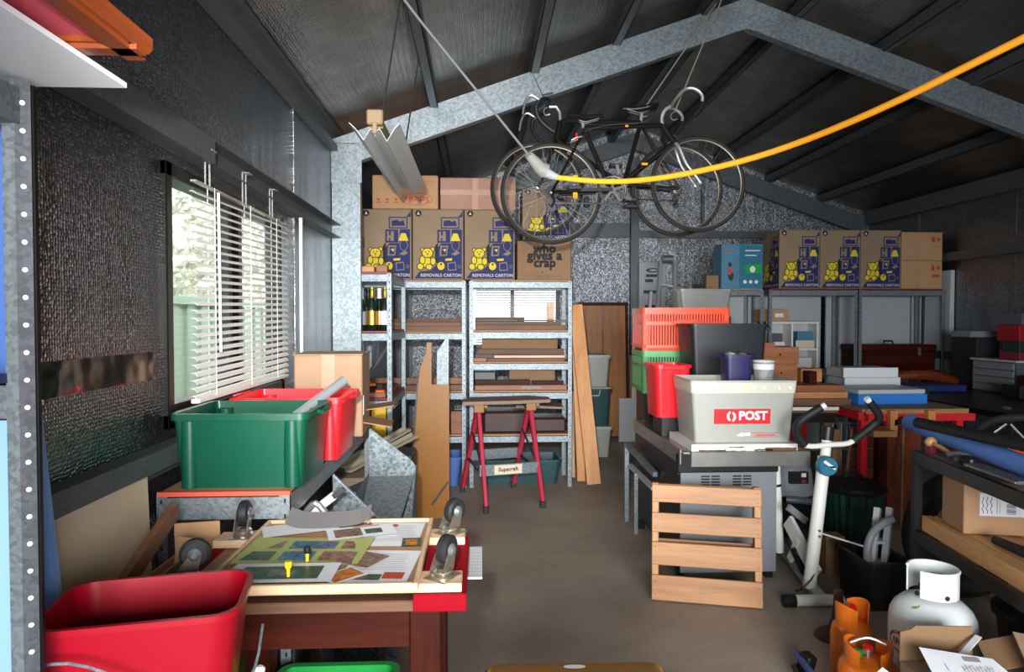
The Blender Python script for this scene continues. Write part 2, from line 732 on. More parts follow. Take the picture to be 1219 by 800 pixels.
wf.prism([(XL, 2.86), (XR, 2.86), (XM, zr(XM) + 0.02)], face_front(0, YF - 0.05, 0, 0), 0.05)
struct('wall_front', wf, 'foil_wall')
ce = MB()
for xa, xb in ((XL - 0.05, XM), (XM, XR + 0.05)):
    nx, ny = 14, 24
    vs, fs = [], []
    for i in range(nx + 1):
        for j in range(ny + 1):
            x = xa + (xb - xa) * i / nx
            y = YF - 0.05 + (YB + 0.1 - YF) * j / ny
            sag = 0.012 * math.sin(x * 9.0) * math.sin(y * 1.7 + x)
            vs.append((x, y, zr(x) + sag))
    for i in range(nx):
        for j in range(ny):
            a = i * (ny + 1) + j
            fs.append((a, a + 1, a + ny + 2, a + ny + 1))
    ce.add(vs, fs)
    ce.add([(x, y, z + 0.06) for x, y, z in vs], fs)
struct('ceiling', ce, 'foil_roof', smooth=60)

tn = [0]


def trim(mb, mat='girt_steel'):
    tn[0] += 1
    return struct('trim_%d' % tn[0], mb, mat)


def csection(mb, p, q, depth, flange, up, t=0.004):
    """folded C profile from p to q: web towards -side"""
    p, q = Vector(p), Vector(q)
    d = (q - p).normalized()
    u = Vector(up)
    side = d.cross(u).normalized()
    u = side.cross(d).normalized()
    old = mb.M
    mb.M = old @ Matrix.Translation(p) @ Matrix((d, side, u)).transposed().to_4x4()
    L = (q - p).length
    mb.box(0, L, -t, 0, -depth / 2, depth / 2)
    for s in (-1, 1):
        a, bb = sorted((s * depth / 2, s * (depth / 2 - t)))
        mb.box(0, L, -flange, -t, a, bb)
        a, bb = sorted((s * depth / 2, s * (depth / 2 - 0.018)))
        mb.box(0, L, -flange, -flange + t, a, bb)
    mb.M = old


def plate_bolts(mb, pts, y, r=0.009):
    for x, z in pts:
        mb.lathe([(r, -0.008), (r, 0.0)], (x, y, z), 6, 'Y')


# portal frames: columns, rafters, ridge plate, bolts
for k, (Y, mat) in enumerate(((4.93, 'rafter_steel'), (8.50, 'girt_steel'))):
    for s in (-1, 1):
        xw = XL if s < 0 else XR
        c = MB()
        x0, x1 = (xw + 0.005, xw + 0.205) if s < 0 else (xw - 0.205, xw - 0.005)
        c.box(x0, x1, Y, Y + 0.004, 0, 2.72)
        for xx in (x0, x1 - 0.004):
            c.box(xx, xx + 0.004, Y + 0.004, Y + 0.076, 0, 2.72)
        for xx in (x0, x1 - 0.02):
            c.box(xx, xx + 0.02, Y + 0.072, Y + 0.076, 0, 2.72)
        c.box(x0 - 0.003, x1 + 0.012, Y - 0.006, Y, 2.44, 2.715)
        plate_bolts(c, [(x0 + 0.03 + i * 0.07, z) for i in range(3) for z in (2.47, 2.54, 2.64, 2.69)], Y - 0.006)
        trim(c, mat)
        rf = MB()
        xe = xw + 0.02 if s < 0 else xw - 0.02
        za = zr(xe) - 0.105 - 0.11
        zb = zr(XM) - 0.105 - 0.11
        if s < 0:
            csection(rf, (xe, Y, za), (XM, Y, zb), 0.205, 0.075, (0, 0, 1))
            rf.v = [Vector((p.x, 2 * Y - p.y if False else p.y, p.z)) for p in rf.v]
        else:
            csection(rf, (XM, Y, zb), (xe, Y, za), 0.205, 0.075, (0, 0, 1))
        # put the web on the camera side
        ys = [p.y for p in rf.v]
        y0 = min(ys)
        rf.v = [Vector((p.x, Y + (max(ys) - p.y) + 0.001, p.z)) for p in rf.v] if abs(max(ys) - Y) < 0.01 else rf.v
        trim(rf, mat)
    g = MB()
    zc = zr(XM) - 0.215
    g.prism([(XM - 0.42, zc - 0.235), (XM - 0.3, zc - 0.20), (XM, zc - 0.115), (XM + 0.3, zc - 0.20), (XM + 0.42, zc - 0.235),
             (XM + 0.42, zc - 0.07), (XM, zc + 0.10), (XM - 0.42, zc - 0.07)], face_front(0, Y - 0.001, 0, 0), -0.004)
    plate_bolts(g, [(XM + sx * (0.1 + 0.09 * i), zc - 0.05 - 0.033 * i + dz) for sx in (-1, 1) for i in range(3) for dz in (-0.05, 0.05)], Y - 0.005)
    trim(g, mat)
# purlins under the roof sheets, eave purlins
for x in (-0.36, 0.36, 0.95, 1.60, 2.28, 2.95, 3.62, 4.30):
    pl = MB()
    z = zr(x) - 0.012
    sl = 0.353 * (1 if x < XM else -1)
    for dx, w, dz0, dz1 in ((0, 0.005, -0.095, 0), (0, 0.06, -0.005, 0), (0, 0.06, -0.095, -0.09), (0.055, 0.005, -0.095, -0.075)):
        pl.box(x + dx, x + dx + w, YF, YB - 0.01, z + dz0 - 0.012, z + dz1 - 0.012)
    trim(pl, 'girt_steel')
trim(MB().box(XL + 0.001, XL + 0.05, YF, YB - 0.15, 2.66, 2.70).box(XL + 0.001, XL + 0.012, YF, YB - 0.15, 2.70, 2.82).box(XL + 0.001, XL + 0.05, YF, YB - .15, 2.80, 2.83))
trim(MB().box(XR - 0.07, XR - 0.001, YF, YB - 0.15, 2.66, 2.83))
# wall girts
gl = MB().box(XL + 0.001, XL + 0.07, YF, 4.92, 2.045, 2.05).box(XL + 0.001, XL + 0.006, YF, 4.92, 2.05, 2.14).box(XL + 0.001, XL + 0.07, YF, 4.92, 2.135, 2.14)
gl.box(XL + 0.001, XL + 0.085, YF, 2.58, 2.04, 2.13)
trim(gl)
trim(MB().box(XL + 0.001, XL + 0.065, YF, 4.92, 1.0, 1.062).box(XL + 0.001, XL + 0.03, YF, 4.92, 0.97, 1.0))
trim(MB().box(XL + 0.001, XL + 0.065, 5.02, YB - 0.15, 2.085, 2.17))
for z in (2.08, 1.05):
    trim(MB().box(XR - 0.065, XR - 0.001, YF, 4.92, z, z + 0.085))
    trim(MB().box(XR - 0.065, XR - 0.001, 5.02, YB - 0.15, z, z + 0.085))
for z in (2.50, 1.26):
    trim(MB().box(1.04, XM - 0.06, YB - 0.065, YB - 0.001, z, z + 0.09))
    trim(MB().box(XM + 0.06, XR - 0.22, YB - 0.065, YB - 0.001, z, z + 0.09))
trim(MB().box(XL + 0.22, XM - 0.06, YB - 0.065, YB - 0.001, 2.59, 2.68))
trim(MB().box(XM - 0.05, XM + 0.05, YB - 0.1, YB - 0.002, 0, 3.5))
trim(MB().box(XM - 0.9, XM - 0.86, YB - 0.06, YB - 0.002, 2.68, 3.25))
trim(MB().box(XM + 0.86, XM + 0.90, YB - 0.06, YB - 0.002, 2.60, 3.25))

# windows
w1 = MB()
fy0, fy1, fz0, fz1 = 2.33, 3.68, 1.10, 2.0
x0, x1 = XL - 0.07, XL + 0.018
for a in ((fy0, fy0 + 0.045, fz0, fz1), (fy1 - 0.045, fy1, fz0, fz1), (fy0, fy1, fz0, fz0 + 0.05), (fy0, fy1, fz1 - 0.05, fz1)):
    w1.box(x0, x1, a[0], a[1], a[2], a[3], 0.004)
W1 = struct('window_1', w1, 'black_frame')
part(W1, 'sash', MB().box(x0 + 0.01, x1 - 0.02, 2.94, 2.98, fz0 + 0.05, fz1 - 0.05).box(x0 + 0.03, x1 - 0.005, 3.02, 3.06, fz0 + 0.05, fz1 - 0.05)
     .box(x0 + 0.01, x1 - 0.02, 2.375, 2.94, fz0 + 0.05, fz0 + 0.075).box(x0 + 0.03, x1 - 0.01, 3.06, 3.635, fz0 + 0.05, fz0 + 0.075), 'black_frame')
part(W1, 'pane', MB().box(XL - 0.04, XL - 0.036, 2.375, 2.94, fz0 + 0.05, fz1 - 0.05), 'glass')
part(W1, 'pane', MB().box(XL - 0.025, XL - 0.021, 3.06, 3.635, fz0 + 0.05, fz1 - 0.05), 'glass')
w2 = MB()
for a in ((-0.17, -0.12, 1.1, 1.9), (0.95, 1.0, 1.1, 1.9), (-0.17, 1.0, 1.1, 1.15), (-0.17, 1.0, 1.86, 1.9), (0.375, 0.425, 1.15, 1.86)):
    w2.box(a[0], a[1], YB - 0.02, YB + 0.06, a[2], a[3], 0.004)
W2 = struct('window_2', w2, 'black_frame')
part(W2, 'pane', MB().box(-0.12, 0.375, YB + 0.03, YB + 0.034, 1.15, 1.86), 'glass')
part(W2, 'pane', MB().box(0.425, 0.95, YB + 0.02, YB + 0.024, 1.15, 1.86), 'glass')

# outside the windows
struct('ground', MB().box(-9, XL - 0.06, -4, 14, -0.25, -0.12).box(-9, 12, YB + 0.06, 14, -0.25, -0.121), 'soil')
fen = thing('metal_fence', 'pale green ribbed metal fence seen outside through the left window', 'fence', (-2.6, 4, -0.12))
for i in range(15):
    y = 0.6 + i * 0.9
    p = MB()
    for j in range(6):
        p.box(-2.62, -2.60 + (0.02 if j % 2 else 0), y + j * 0.148, y + (j + 1) * 0.148, -0.1, 1.62)
    part(fen, 'panel', p, 'fence_green')
part(fen, 'top_rail', MB().box(-2.64, -2.56, 0.6, 14.1, 1.60, 1.67), 'fence_green')


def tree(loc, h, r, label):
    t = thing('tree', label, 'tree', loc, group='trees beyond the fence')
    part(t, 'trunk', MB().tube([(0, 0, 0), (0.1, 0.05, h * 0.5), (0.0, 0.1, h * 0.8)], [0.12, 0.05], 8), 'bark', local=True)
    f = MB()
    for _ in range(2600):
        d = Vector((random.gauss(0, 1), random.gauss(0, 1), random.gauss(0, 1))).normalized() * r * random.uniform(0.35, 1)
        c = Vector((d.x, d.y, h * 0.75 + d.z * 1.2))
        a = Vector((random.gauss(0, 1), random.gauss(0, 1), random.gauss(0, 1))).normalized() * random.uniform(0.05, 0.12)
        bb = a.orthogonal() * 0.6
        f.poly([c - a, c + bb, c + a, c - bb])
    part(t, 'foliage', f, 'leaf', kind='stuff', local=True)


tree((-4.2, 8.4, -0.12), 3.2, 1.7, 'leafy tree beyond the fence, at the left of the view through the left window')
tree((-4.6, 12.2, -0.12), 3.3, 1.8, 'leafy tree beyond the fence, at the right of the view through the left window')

# venetian blinds
bl = thing('venetian_blind', 'white venetian blind hanging askew in front of the left window', 'blind', (-0.985, 2.85, 1.178))
n_sl = 27
first = None
for i in range(n_sl):
    z = 1.205 + i * 0.0275
    y0, y1 = 2.41, 3.50
    if first is None:
        sm = MB()
        prof = [(-0.0125, -0.004), (-0.006, 0.0005), (0, 0.002), (0.006, 0.0005), (0.0125, -0.004)]
        lp = []
        for yy in (y0 - 2.85, y1 - 2.85):
            lp.append([(px, yy, pz) for px, pz in prof] + [(px, yy, pz - 0.0012) for px, pz in prof[::-1]])
        sm.loft(lp)
        first = part(bl, 'slat', sm, 'blind_white', local=True)
        o = first
    else:
        o = first.copy()
        COL.objects.link(o)
    o.location = (0, 0, z - 1.178)
    o.rotation_euler = (R(1.2), R(22 + 14 * max(0, 1 - i / 9)), 0)
part(bl, 'head_rail', MB().box(-0.998, -0.978, 2.41, 3.5, 1.945, 1.951), 'clear_plastic')
part(bl, 'bottom_rail', MB().box(-1.0, -0.97, 2.40, 3.5, 1.178, 1.193, 0.003), 'blind_white')
for y in (2.56, 2.95, 3.32):
    part(bl, 'cord', MB().tube([(-0.998, y, 1.19), (-0.998, y, 1.95)], 0.0012, 5).tube([(-0.972, y, 1.19), (-0.972, y, 1.95)], 0.0012, 5), 'white_plastic')
    part(bl, 'hanger', MB().box(-1.0, -0.995, y - 0.022, y - 0.018, 1.95, 2.09).box(-1.0, -0.995, y + 0.018, y + 0.022, 1.95, 2.09).box(-1.0, -0.97, y - 0.022, y + 0.022, 2.083, 2.0865), 'clear_plastic')
part(bl, 'tilt_wand', MB().tube([(-0.955, 2.55, 1.93), (-0.952, 2.55, 1.35)], 0.005, 8), 'white_plastic')

b2 = thing('venetian_blind', 'pale venetian blind over the back window behind the shelves', 'blind', (0.41, 8.57, 1.12))
first = None
for i in range(24):
    if first is None:
        first = part(b2, 'slat', MB().obox((0, 0, 0), (1.0, 0.024, 0.0015)), 'blind_white', local=True)
        o = first
    else:
        o = first.copy()
        COL.objects.link(o)
    o.location = (0.03, 0, 0.03 + i * 0.031)
    o.rotation_euler = (R(35), 0, 0)
part(b2, 'head_rail', MB().box(-0.07, 0.95, 8.555, 8.585, 1.86, 1.885), 'blind_white')
part(b2, 'cord', MB().box(0.1, 0.102, 8.568, 8.57, 1.12, 1.86).box(0.75, 0.752, 8.568, 8.57, 1.12, 1.86), 'blind_white')

# ------------------------------------------------------------------ slotted steel shelving
def slot_post(parent, x, y, z1, dx, dy, w=0.036, mat='galv', holes=True, z0=0.0):
    """slotted angle: two thin flanges meeting at (x, y), pointing to dx and dy"""
    p = MB()
    t = 0.003
    xa, xb = sorted((x, x + dx * w))
    ya, yb = sorted((y, y + dy * t))
    p.box(xa, xb, ya, yb, z0, z1)
    xa, xb = sorted((x, x + dx * t))
    ya, yb = sorted((y, y + dy * w))
    p.box(xa, xb, ya, yb, z0, z1)
    o = part(parent, 'post', p, mat)
    if holes:
        h = MB()
        n = int((z1 - z0) / 0.05)
        for i in range(n):
            z = z0 + 0.03 + i * 0.05
            h.box(x + dx * w * 0.5 - 0.003, x + dx * w * 0.5 + 0.003, y - dy * 0.0006, y + dy * 0.0002, z, z + 0.014)
            h.box(x - dx * 0.0006, x + dx * 0.0002, y + dy * w * 0.5 - 0.003, y + dy * w * 0.5 + 0.003, z, z + 0.014)
        h.v = [Vector(q) for q in h.v]
        part(o, 'slots', h, 'black_plastic', kind='stuff')
    return o


def shelf_unit(name, label, x0, x1, y0, y1, H, levels, mat='galv', board='chipboard', edge=None, group=None, bh=0.055, top=True):
    t = thing(name, label, 'shelving', ((x0 + x1) / 2, (y0 + y1) / 2, 0), group=group)
    for (x, dx) in ((x0, 1), (x1, -1)):
        for (y, dy) in ((y0, 1), (y1, -1)):
            slot_post(t, x, y, H, dx, dy, mat=mat, holes=(dy > 0))
    for z in levels:
        for y in (y0 + 0.004, y1 - 0.008):
            part(t, 'beam', MB().box(x0 + 0.004, x1 - 0.004, y, y + 0.004, z - bh, z).box(x0 + 0.004, x1 - 0.004, y, y + 0.012, z - 0.004, z), mat)
        for x in (x0 + 0.004, x1 - 0.008):
            part(t, 'beam', MB().box(x, x + 0.004, y0 + 0.01, y1 - 0.01, z - bh, z), mat)
        part(t, 'shelf_board', MB().box(x0 + 0.012, x1 - 0.012, y0 + 0.018, y1 - 0.018, z + 0.0005, z + 0.014), edge or board)
    return t


shelf_unit('steel_shelf', 'galvanised steel shelf unit holding bottles, end-on behind the column at the left wall', -1.04, -0.64, 4.975, 5.885, 1.80, (0.42, 0.88, 1.37, 1.798), edge='red_melamine')
shelf_unit('steel_shelf', 'galvanised steel shelf unit in the corner behind the tall yellow steel guide', -1.045, -0.125, 5.93, 6.38, 1.80, (0.45, 0.83, 1.35, 1.798))
shelf_unit('steel_shelf', 'galvanised five-tier steel shelf unit behind the red-legged sawhorse', -0.10, 0.80, 5.93, 6.38, 1.80, (0.45, 0.83, 1.085, 1.36, 1.798))


# ------------------------------------------------------------------ printed cardboard boxes
def removals_print(mb, M, w, h, lettering=True):
    """blue, yellow, black and kraft decals; slots 0 blue 1 yellow 2 black 3 kraft 4 light"""
    def U(p):
        return [((x - 345) / 350 * w - w / 2, (755 - y) / 480 * h) for x, y in p]

    def E(cx, cy, rx, ry, n=16):
        return U(ell(cx, cy, rx, ry, n))

    def outl(cx, cy, rx, ry, z):
        mb.m = 2
        flat(mb, M, [E(cx, cy, rx + 5.5, ry + 5.5)], z)
        mb.m = 1
        flat(mb, M, [E(cx, cy, rx, ry)], z + 0.00025)
    mb.m = 0
    flat(mb, M, [U([(356, 748), (392, 700), (470, 692), (520, 640), (508, 545), (545, 505), (610, 505), (616, 410), (685, 410), (685, 748)]),
                 U([(660, 325), (690, 285), (690, 325)]), U([(515, 412), (604, 412), (604, 502), (515, 502)]),
                 U([(540, 325), (668, 325), (668, 405), (540, 405)])])
    mb.m = 2
    flat(mb, M, [E(385, 300, 22, 22), U([(498, 525), (520, 500), (520, 640), (500, 640)])], 0.0002)
    mb.m = 4
    flat(mb, M, [U([(375, 309), (385, 287), (395, 309)])], 0.0004)
    mb.m = 3
    flat(mb, M, [U([(527, 424), (540, 424), (540, 452), (553, 452), (553, 424), (574, 424), (574, 490), (550, 490), (550, 470), (540, 470), (540, 490), (527, 490)])], 0.0004)
    mb.m = 3
    flat(mb, M, [U([(548, 333), (660, 333), (660, 397), (548, 397)]), U([(536, 522), (590, 522), (582, 590), (530, 592)]), E(642, 520, 28, 38), U([(585, 640), (640, 632), (648, 690), (588, 695)]),
                 E(668, 665, 10, 12), U([(610, 580), (650, 556), (672, 572), (640, 590)])], 0.0004)
    mb.m = 0
    flat(mb, M, [U([(558, 352), (600, 345), (615, 358), (640, 347), (652, 385), (560, 388)]), U([(546, 532), (582, 532), (576, 582), (541, 584)]), E(642, 520, 24, 34), U([(592, 646), (636, 640), (642, 684), (593, 688)]), E(668, 665, 7, 9)], 0.0006)
    mb.m = 1
    flat(mb, M, [U([(625, 437), (655, 437), (674, 489), (606, 489)]), U([(570, 612), (618, 608), (616, 624), (572, 626)]), U([(552, 548), (576, 542), (570, 566)])], 0.0008)
    for i, e in enumerate(((540, 662, 26, 28), (414, 552, 12, 12), (482, 548, 12, 12), (442, 636, 30, 38), (412, 622, 16, 26), (486, 630, 16, 24), (398, 666, 20, 20), (458, 668, 20, 18), (447, 573, 35, 31))):
        outl(*e, 0.0010 + 0.0005 * i)
    mb.m = 2
    flat(mb, M, [E(434, 566, 4, 5), E(458, 564, 4, 5), E(447, 580, 6, 5), U([(436, 592), (447, 597), (460, 590), (448, 601)]), U([(532, 640), (540, 648), (548, 636), (546, 656), (536, 658)])], 0.0056)
    if lettering:
        mb.m = 4
        text(mb, 'REMOVALS CARTON', M @ Matrix.Translation((((540 - 345) / 350 - 0.5) * w, (755 - 727) / 480 * h, 0.0012)), width=0.80 * w, bold=0.0012)


def carton(label, x, y, z, w, d, h, mat='kraft', group=None, art=None, tape=None, rz=0.0, side_art=False, name='cardboard_box', cat='box', seam_y=None):
    """x, y: front face centre and plane; stands on z"""
    t = thing(name, label, cat, (x, y + d / 2, z), rz, group)
    b = MB().box(-w / 2, w / 2, -d / 2, d / 2, 0, h, 0.005)
    part(t, 'body', b, mat, local=True)
    f = MB().box(-w / 2 + 0.004, w / 2 - 0.004, -d / 2 + 0.003, -0.002, h - 0.001, h + 0.003)
    part(t, 'flap', f, mat, local=True)
    part(t, 'flap', MB().box(-w / 2 + 0.004, w / 2 - 0.004, 0.002, d / 2 - 0.003, h - 0.001, h + 0.003), mat, local=True)
    if art == 'removals':
        p = MB()
        removals_print(p, face_front(0, -d / 2, 0), w, h)
        part(t, 'print', p, ['ink_blue', 'ink_yellow', 'ink_black', mat, 'ink_pale'], local=True, smooth=None)
    if side_art:
        p = MB()
        removals_print(p, face_left(-w / 2, 0, 0), d, h)
        part(t, 'print', p, ['ink_blue', 'ink_yellow', 'ink_black', mat, 'ink_pale'], local=True, smooth=None)
    return t


Zs = 1.8135
removal = 'removals cartons on the left shelves'
for i, lab in enumerate(('brown removals carton with teddy bear print, leftmost in the row on the corner shelves',
                         'brown removals carton with teddy bear print, second from the column on the corner shelves',
                         'brown removals carton with teddy bear print, beside the plain brown carton with black slogan')):
    carton(lab, -0.812 + i * 0.446, 5.94, Zs, 0.436, 0.41, 0.60, 'kraft', removal, 'removals')
wg = carton('brown carton printed with a bold black slogan, right end of the corner shelves', 0.555, 5.945, Zs, 0.47, 0.40, 0.335, 'kraft_dark')
p = MB()
for s, z, wd in (('who', 0.265, 0.19), ('gives a', 0.205, 0.30), ('crap', 0.142, 0.185)):
    text(p, s, face_front(-0.0, -0.2, z), width=wd, bold=0.009)
flat(p, face_front(0, -0.2, 0), [rect(-0.19, 0.15, 0.035, 0.037), rect(-0.06, 0.06, 0.022, 0.024), rect(-0.02, -0.01, 0.06, 0.07)])
part(wg, 'print', p, 'ink_black', local=True, smooth=None)
rc = carton('small removals carton lying on the slogan carton, seen through the bicycle wheels', 0.575, 5.95, Zs + 0.345, 0.42, 0.40, 0.44, 'kraft', None, 'removals')

sc = carton('kraft carton upside down with red oval logo, on the removals cartons beside the column', -0.648, 5.96, Zs + 0.61, 0.565, 0.36, 0.285, 'kraft_light')
p = MB()
Mo = face_front(-0.02 + 0.12, -0.18, 0.085) @ Matrix.Rotation(PI, 4, 'Z')
outer, inner = ell(0, 0, 0.135, 0.055, 32), ell(0, 0, 0.129, 0.050, 32)
old = p.M
p.M = Mo
for i in range(32):
    j = (i + 1) % 32
    p.add([(outer[i][0], outer[i][1], 0), (outer[j][0], outer[j][1], 0), (inner[j][0], inner[j][1], 0), (inner[i][0], inner[i][1], 0)], [(0, 1, 2, 3)])
p.M = old
text(p, 'Scholle', Mo, width=0.21, bold=0.003)
for k in range(3):
    flat(p, face_front(-0.23 + k * 0.075, -0.18, 0.07), [rect(-0.02, 0.02, -0.018, -0.01), ell(0, 0.01, 0.014, 0.012, 8)])
flat(p, face_front(0.17, -0.18, 0.24), [rect(-0.1, 0.09, 0, 0.003), rect(-0.1, 0.09, -0.02, -0.017), rect(-0.1, 0.05, -0.04, -0.037)])
part(sc, 'print', p, 'ink_red', local=True, smooth=None)
pk = carton('pinkish brown carton with shiny tape, on the removals cartons behind the bicycle wheel', -0.02, 5.97, Zs + 0.61, 0.655, 0.36, 0.27, 'kraft_pink')
part(pk, 'tape', MB().box(-0.327, 0.327, -0.1815, -0.18, 0.125, 0.17).box(-0.05, 0.0, -0.182, -0.1805, 0.0, 0.27), 'tape', local=True)

# tray of offcuts on the left unit
solo('timber_block', MB().box(-0.92, -0.77, 5.0, 5.10, 1.813, 1.855, 0.003), 'pine_x', 'pale timber offcut lying on top of the shelf unit beside the column', 'timber')
solo('timber_block', MB().box(-0.755, -0.675, 5.0, 5.08, 1.813, 1.865, 0.003), 'red_pine_x', 'small reddish timber block right of the pale offcut, beside the column', 'timber')
solo('timber_block', MB().obox((-0.84, 5.25, 1.826), (0.18, 0.2, 0.025), (0, 0, 0.3)), 'pine_x', 'flat pine offcut lying behind two timber blocks on the left shelf unit', 'timber')


def bottle(x, y, z, label, foil_mat, lab_mat, h=0.30, r=0.040, glass='bottle_green', band=True):
    t = thing('wine_bottle', label, 'bottle', (x, y, z), group='bottles on the left shelf unit')
    part(t, 'glass_body', MB().lathe([(r * 0.9, 0), (r, 0.006), (r, h * 0.55), (r * 0.86, h * 0.64), (r * 0.45, h * 0.76), (r * 0.36, h * 0.82), (r * 0.36, h * 0.97), (r * 0.40, h * 0.975), (r * 0.40, h)], n=16), glass, local=True)
    part(t, 'foil_capsule', MB().lathe([(r * 0.50, h * 0.76), (r * 0.40, h * 0.82), (r * 0.40, h * 0.97), (r * 0.44, h * 0.98), (r * 0.42, h * 1.005)], n=14), foil_mat, local=True)
    part(t, 'label', MB().lathe([(r * 1.015, h * 0.14), (r * 1.015, h * 0.46)], n=16, cap0=False, cap1=False), lab_mat, local=True)


zb = 1.385
bottle(-0.875, 5.06, zb, 'dark wine bottle with pale label, leftmost bottle on the shelf', 'white_plastic', 'paper_grey', 0.31)
bottle(-0.79, 5.03, zb, 'sparkling wine bottle with gold foil and pale gold label, front middle of the shelf', 'gold', 'gold', 0.315)
bottle(-0.70, 5.06, zb, 'sparkling wine bottle with gold neck foil next to the shelf post', 'gold', 'paper', 0.315)
bottle(-0.755, 5.15, zb, 'bottle with a white capsule standing behind the two gold-foiled bottles', 'white_plastic', 'amber', 0.315)
bottle(-0.845, 5.19, zb, 'dark bottle with a dark capsule at the back of the bottle shelf', 'black_plastic', 'paper_grey', 0.31)
solo('blue_tin', MB().lathe([(0.05, 0), (0.052, 0.004), (0.052, 0.23), (0.048, 0.235)], (-0.82, 5.33, zb), 18), 'ink_blue', 'blue tin standing behind the wine bottles', 'tin')


# planks lying on the shelves
def planks(rows, group):
    for (lab, mat, x0, x1, y0, y1, z0, h, sk) in rows:
        cx, cy = (x0 + x1) / 2, (y0 + y1) / 2
        solo('timber_plank', MB().obox((cx, cy, z0 + h / 2), (x1 - x0, y1 - y0, h), (0, 0, sk), 0.002), mat, lab, 'timber', group)


planks([
    ('lower dark board at the front of the corner unit second shelf', 'timber_x', -0.99, -0.16, 5.99, 6.07, 1.365, 0.045, 0),
    ('dark board on top of the front board, second shelf of the corner unit', 'timber_x', -0.98, -0.17, 6.0, 6.06, 1.41, 0.035, 0.01),
    ('brown board standing on edge at the back of the second shelf of the corner unit', 'timber_x', -0.99, -0.16, 6.2, 6.23, 1.365, 0.11, 0),
    ('brown board at the front of the third shelf of the corner unit', 'timber_x', -0.99, -0.16, 5.99, 6.06, 0.845, 0.05, 0),
    ('reddish board on edge at the back of the third shelf of the corner unit', 'red_pine_x', -1.0, -0.16, 6.15, 6.18, 0.845, 0.10, 0),
    ('thick brown board at the front of the second shelf above the sawhorse', 'timber_x', -0.05, 0.75, 5.99, 6.06, 1.375, 0.045, 0),
    ('brown board on edge behind the thick board on the second shelf above the sawhorse', 'timber_x', -0.05, 0.72, 6.08, 6.10, 1.375, 0.075, 0),
    ('grey weathered batten lying skew on the boards of the second shelf', 'grey_timber_x', -0.04, 0.33, 6.07, 6.11, 1.452, 0.018, 0.06),
    ('grey weathered batten slanting at the right end of the second shelf', 'grey_timber_x', 0.34, 0.76, 6.07, 6.11, 1.452, 0.014, -0.07),
    ('dark thin board across the back of the second shelf above the sawhorse', 'timber_x', -0.05, 0.4, 6.2, 6.25, 1.375, 0.11, 0),
    ('pale long lath on the third shelf of the five-tier unit', 'pale_pine_x', 0.12, 0.74, 5.99, 6.05, 1.13, 0.022, 0.0),
    ('brown board under the pale lath on the third shelf', 'timber_x', 0.06, 0.74, 5.98, 6.06, 1.10, 0.028, 0.0),
    ('grey lath at the left end of the third shelf', 'grey_timber_x', -0.05, 0.36, 6.08, 6.14, 1.10, 0.055, 0.03),
    ('reddish board at the left front of the third shelf, beside the brown board', 'red_pine_x', -0.06, 0.05, 5.985, 6.05, 1.10, 0.03, 0.0),
    ('brown board at the back of the third shelf', 'timber_x', -0.02, 0.76, 6.2, 6.24, 1.10, 0.10, 0.0),
    ('brown board at the front of the fourth shelf, above the sawhorse', 'red_pine_x', -0.05, 0.76, 5.99, 6.05, 0.845, 0.045, 0.0),
    ('dark red long bar lying on the fourth shelf', 'dark_wood_x', -0.05, 0.44, 6.07, 6.11, 0.845, 0.085, 0.0),
    ('dark timber bar at the right of the fourth shelf', 'dark_wood_x', 0.46, 0.74, 6.07, 6.11, 0.845, 0.075, 0.0),
], 'boards on the shelves')
solo('label_card', MB().box(0.36, 0.53, 5.986, 5.9885, 0.86, 0.88), 'paper_grey', 'grey paper label leaning on the board of the fourth shelf', 'label')
carton('small brown carton with hand hole at the back of the fourth shelf', 0.47, 6.2, 0.846, 0.42, 0.16, 0.17, 'kraft_dark')
carton('brown carton at the back of the third shelf of the five-tier unit', 0.36, 6.255, 1.10, 0.7, 0.1, 0.19, 'kraft_dark')
solo('black_case', MB().box(-0.06, 0.14, 6.15, 6.3, 0.846, 1.0, 0.01), 'black_plastic', 'black case at the left back of the fourth shelf', 'case')
solo('timber_block', MB().box(0.62, 0.68, 6.3, 6.36, 1.375, 1.62), 'pale_pine_x', 'pale timber block standing at the back right of the second shelf', 'timber')
solo('leather_case', MB().box(0.02, 0.42, 5.98, 6.3, 0.4645, 0.66, 0.02), 'maroon_leather', 'dark maroon case on the lowest shelf behind the sawhorse', 'case')
solo('leather_case', MB().box(0.44, 0.76, 6.0, 6.3, 0.4645, 0.60, 0.02), 'maroon_leather', 'flat dark case at the right of the lowest shelf', 'case')
solo('folded_board', MB().obox((0.52, 6.1, 0.70), (0.42, 0.3, 0.02), (0, 0.05, 0)), 'chip_top', 'thin grey board lying on the cases of the lowest shelf', 'board')
bx = MB()
for a in ((-0.5, -0.48, 5.99, 6.2), (-0.3, -0.28, 5.99, 6.2), (-0.5, -0.28, 6.18, 6.2)):
    bx.box(a[0], a[1], a[2], a[3], 0.4645, 0.62)
solo('wooden_tray', bx.box(-0.5, -0.28, 5.99, 6.2, 0.4645, 0.475), 'timber_x', 'open wooden tray on the lowest shelf of the corner unit', 'tray')
solo('timber_block', MB().box(-0.26, -0.16, 6.0, 6.1, 0.4645, 0.66), 'red_pine_x', 'wooden block on the lowest shelf of the corner unit, right of the yellow steel guide', 'timber')
solo('blue_crate', tub_mb(0.5, 0.34, 0.26, 0.9, M=Matrix.Translation((-0.42, 6.15, 0))), 'blue_tarp', 'blue plastic tub on the floor under the corner shelf unit', 'tub')
solo('storage_tub', tub_mb(0.7, 0.36, 0.22, 0.92, M=Matrix.Translation((0.36, 6.2, 0))), 'dull_teal', 'dull teal tub on the floor under the five-tier shelf unit', 'tub')
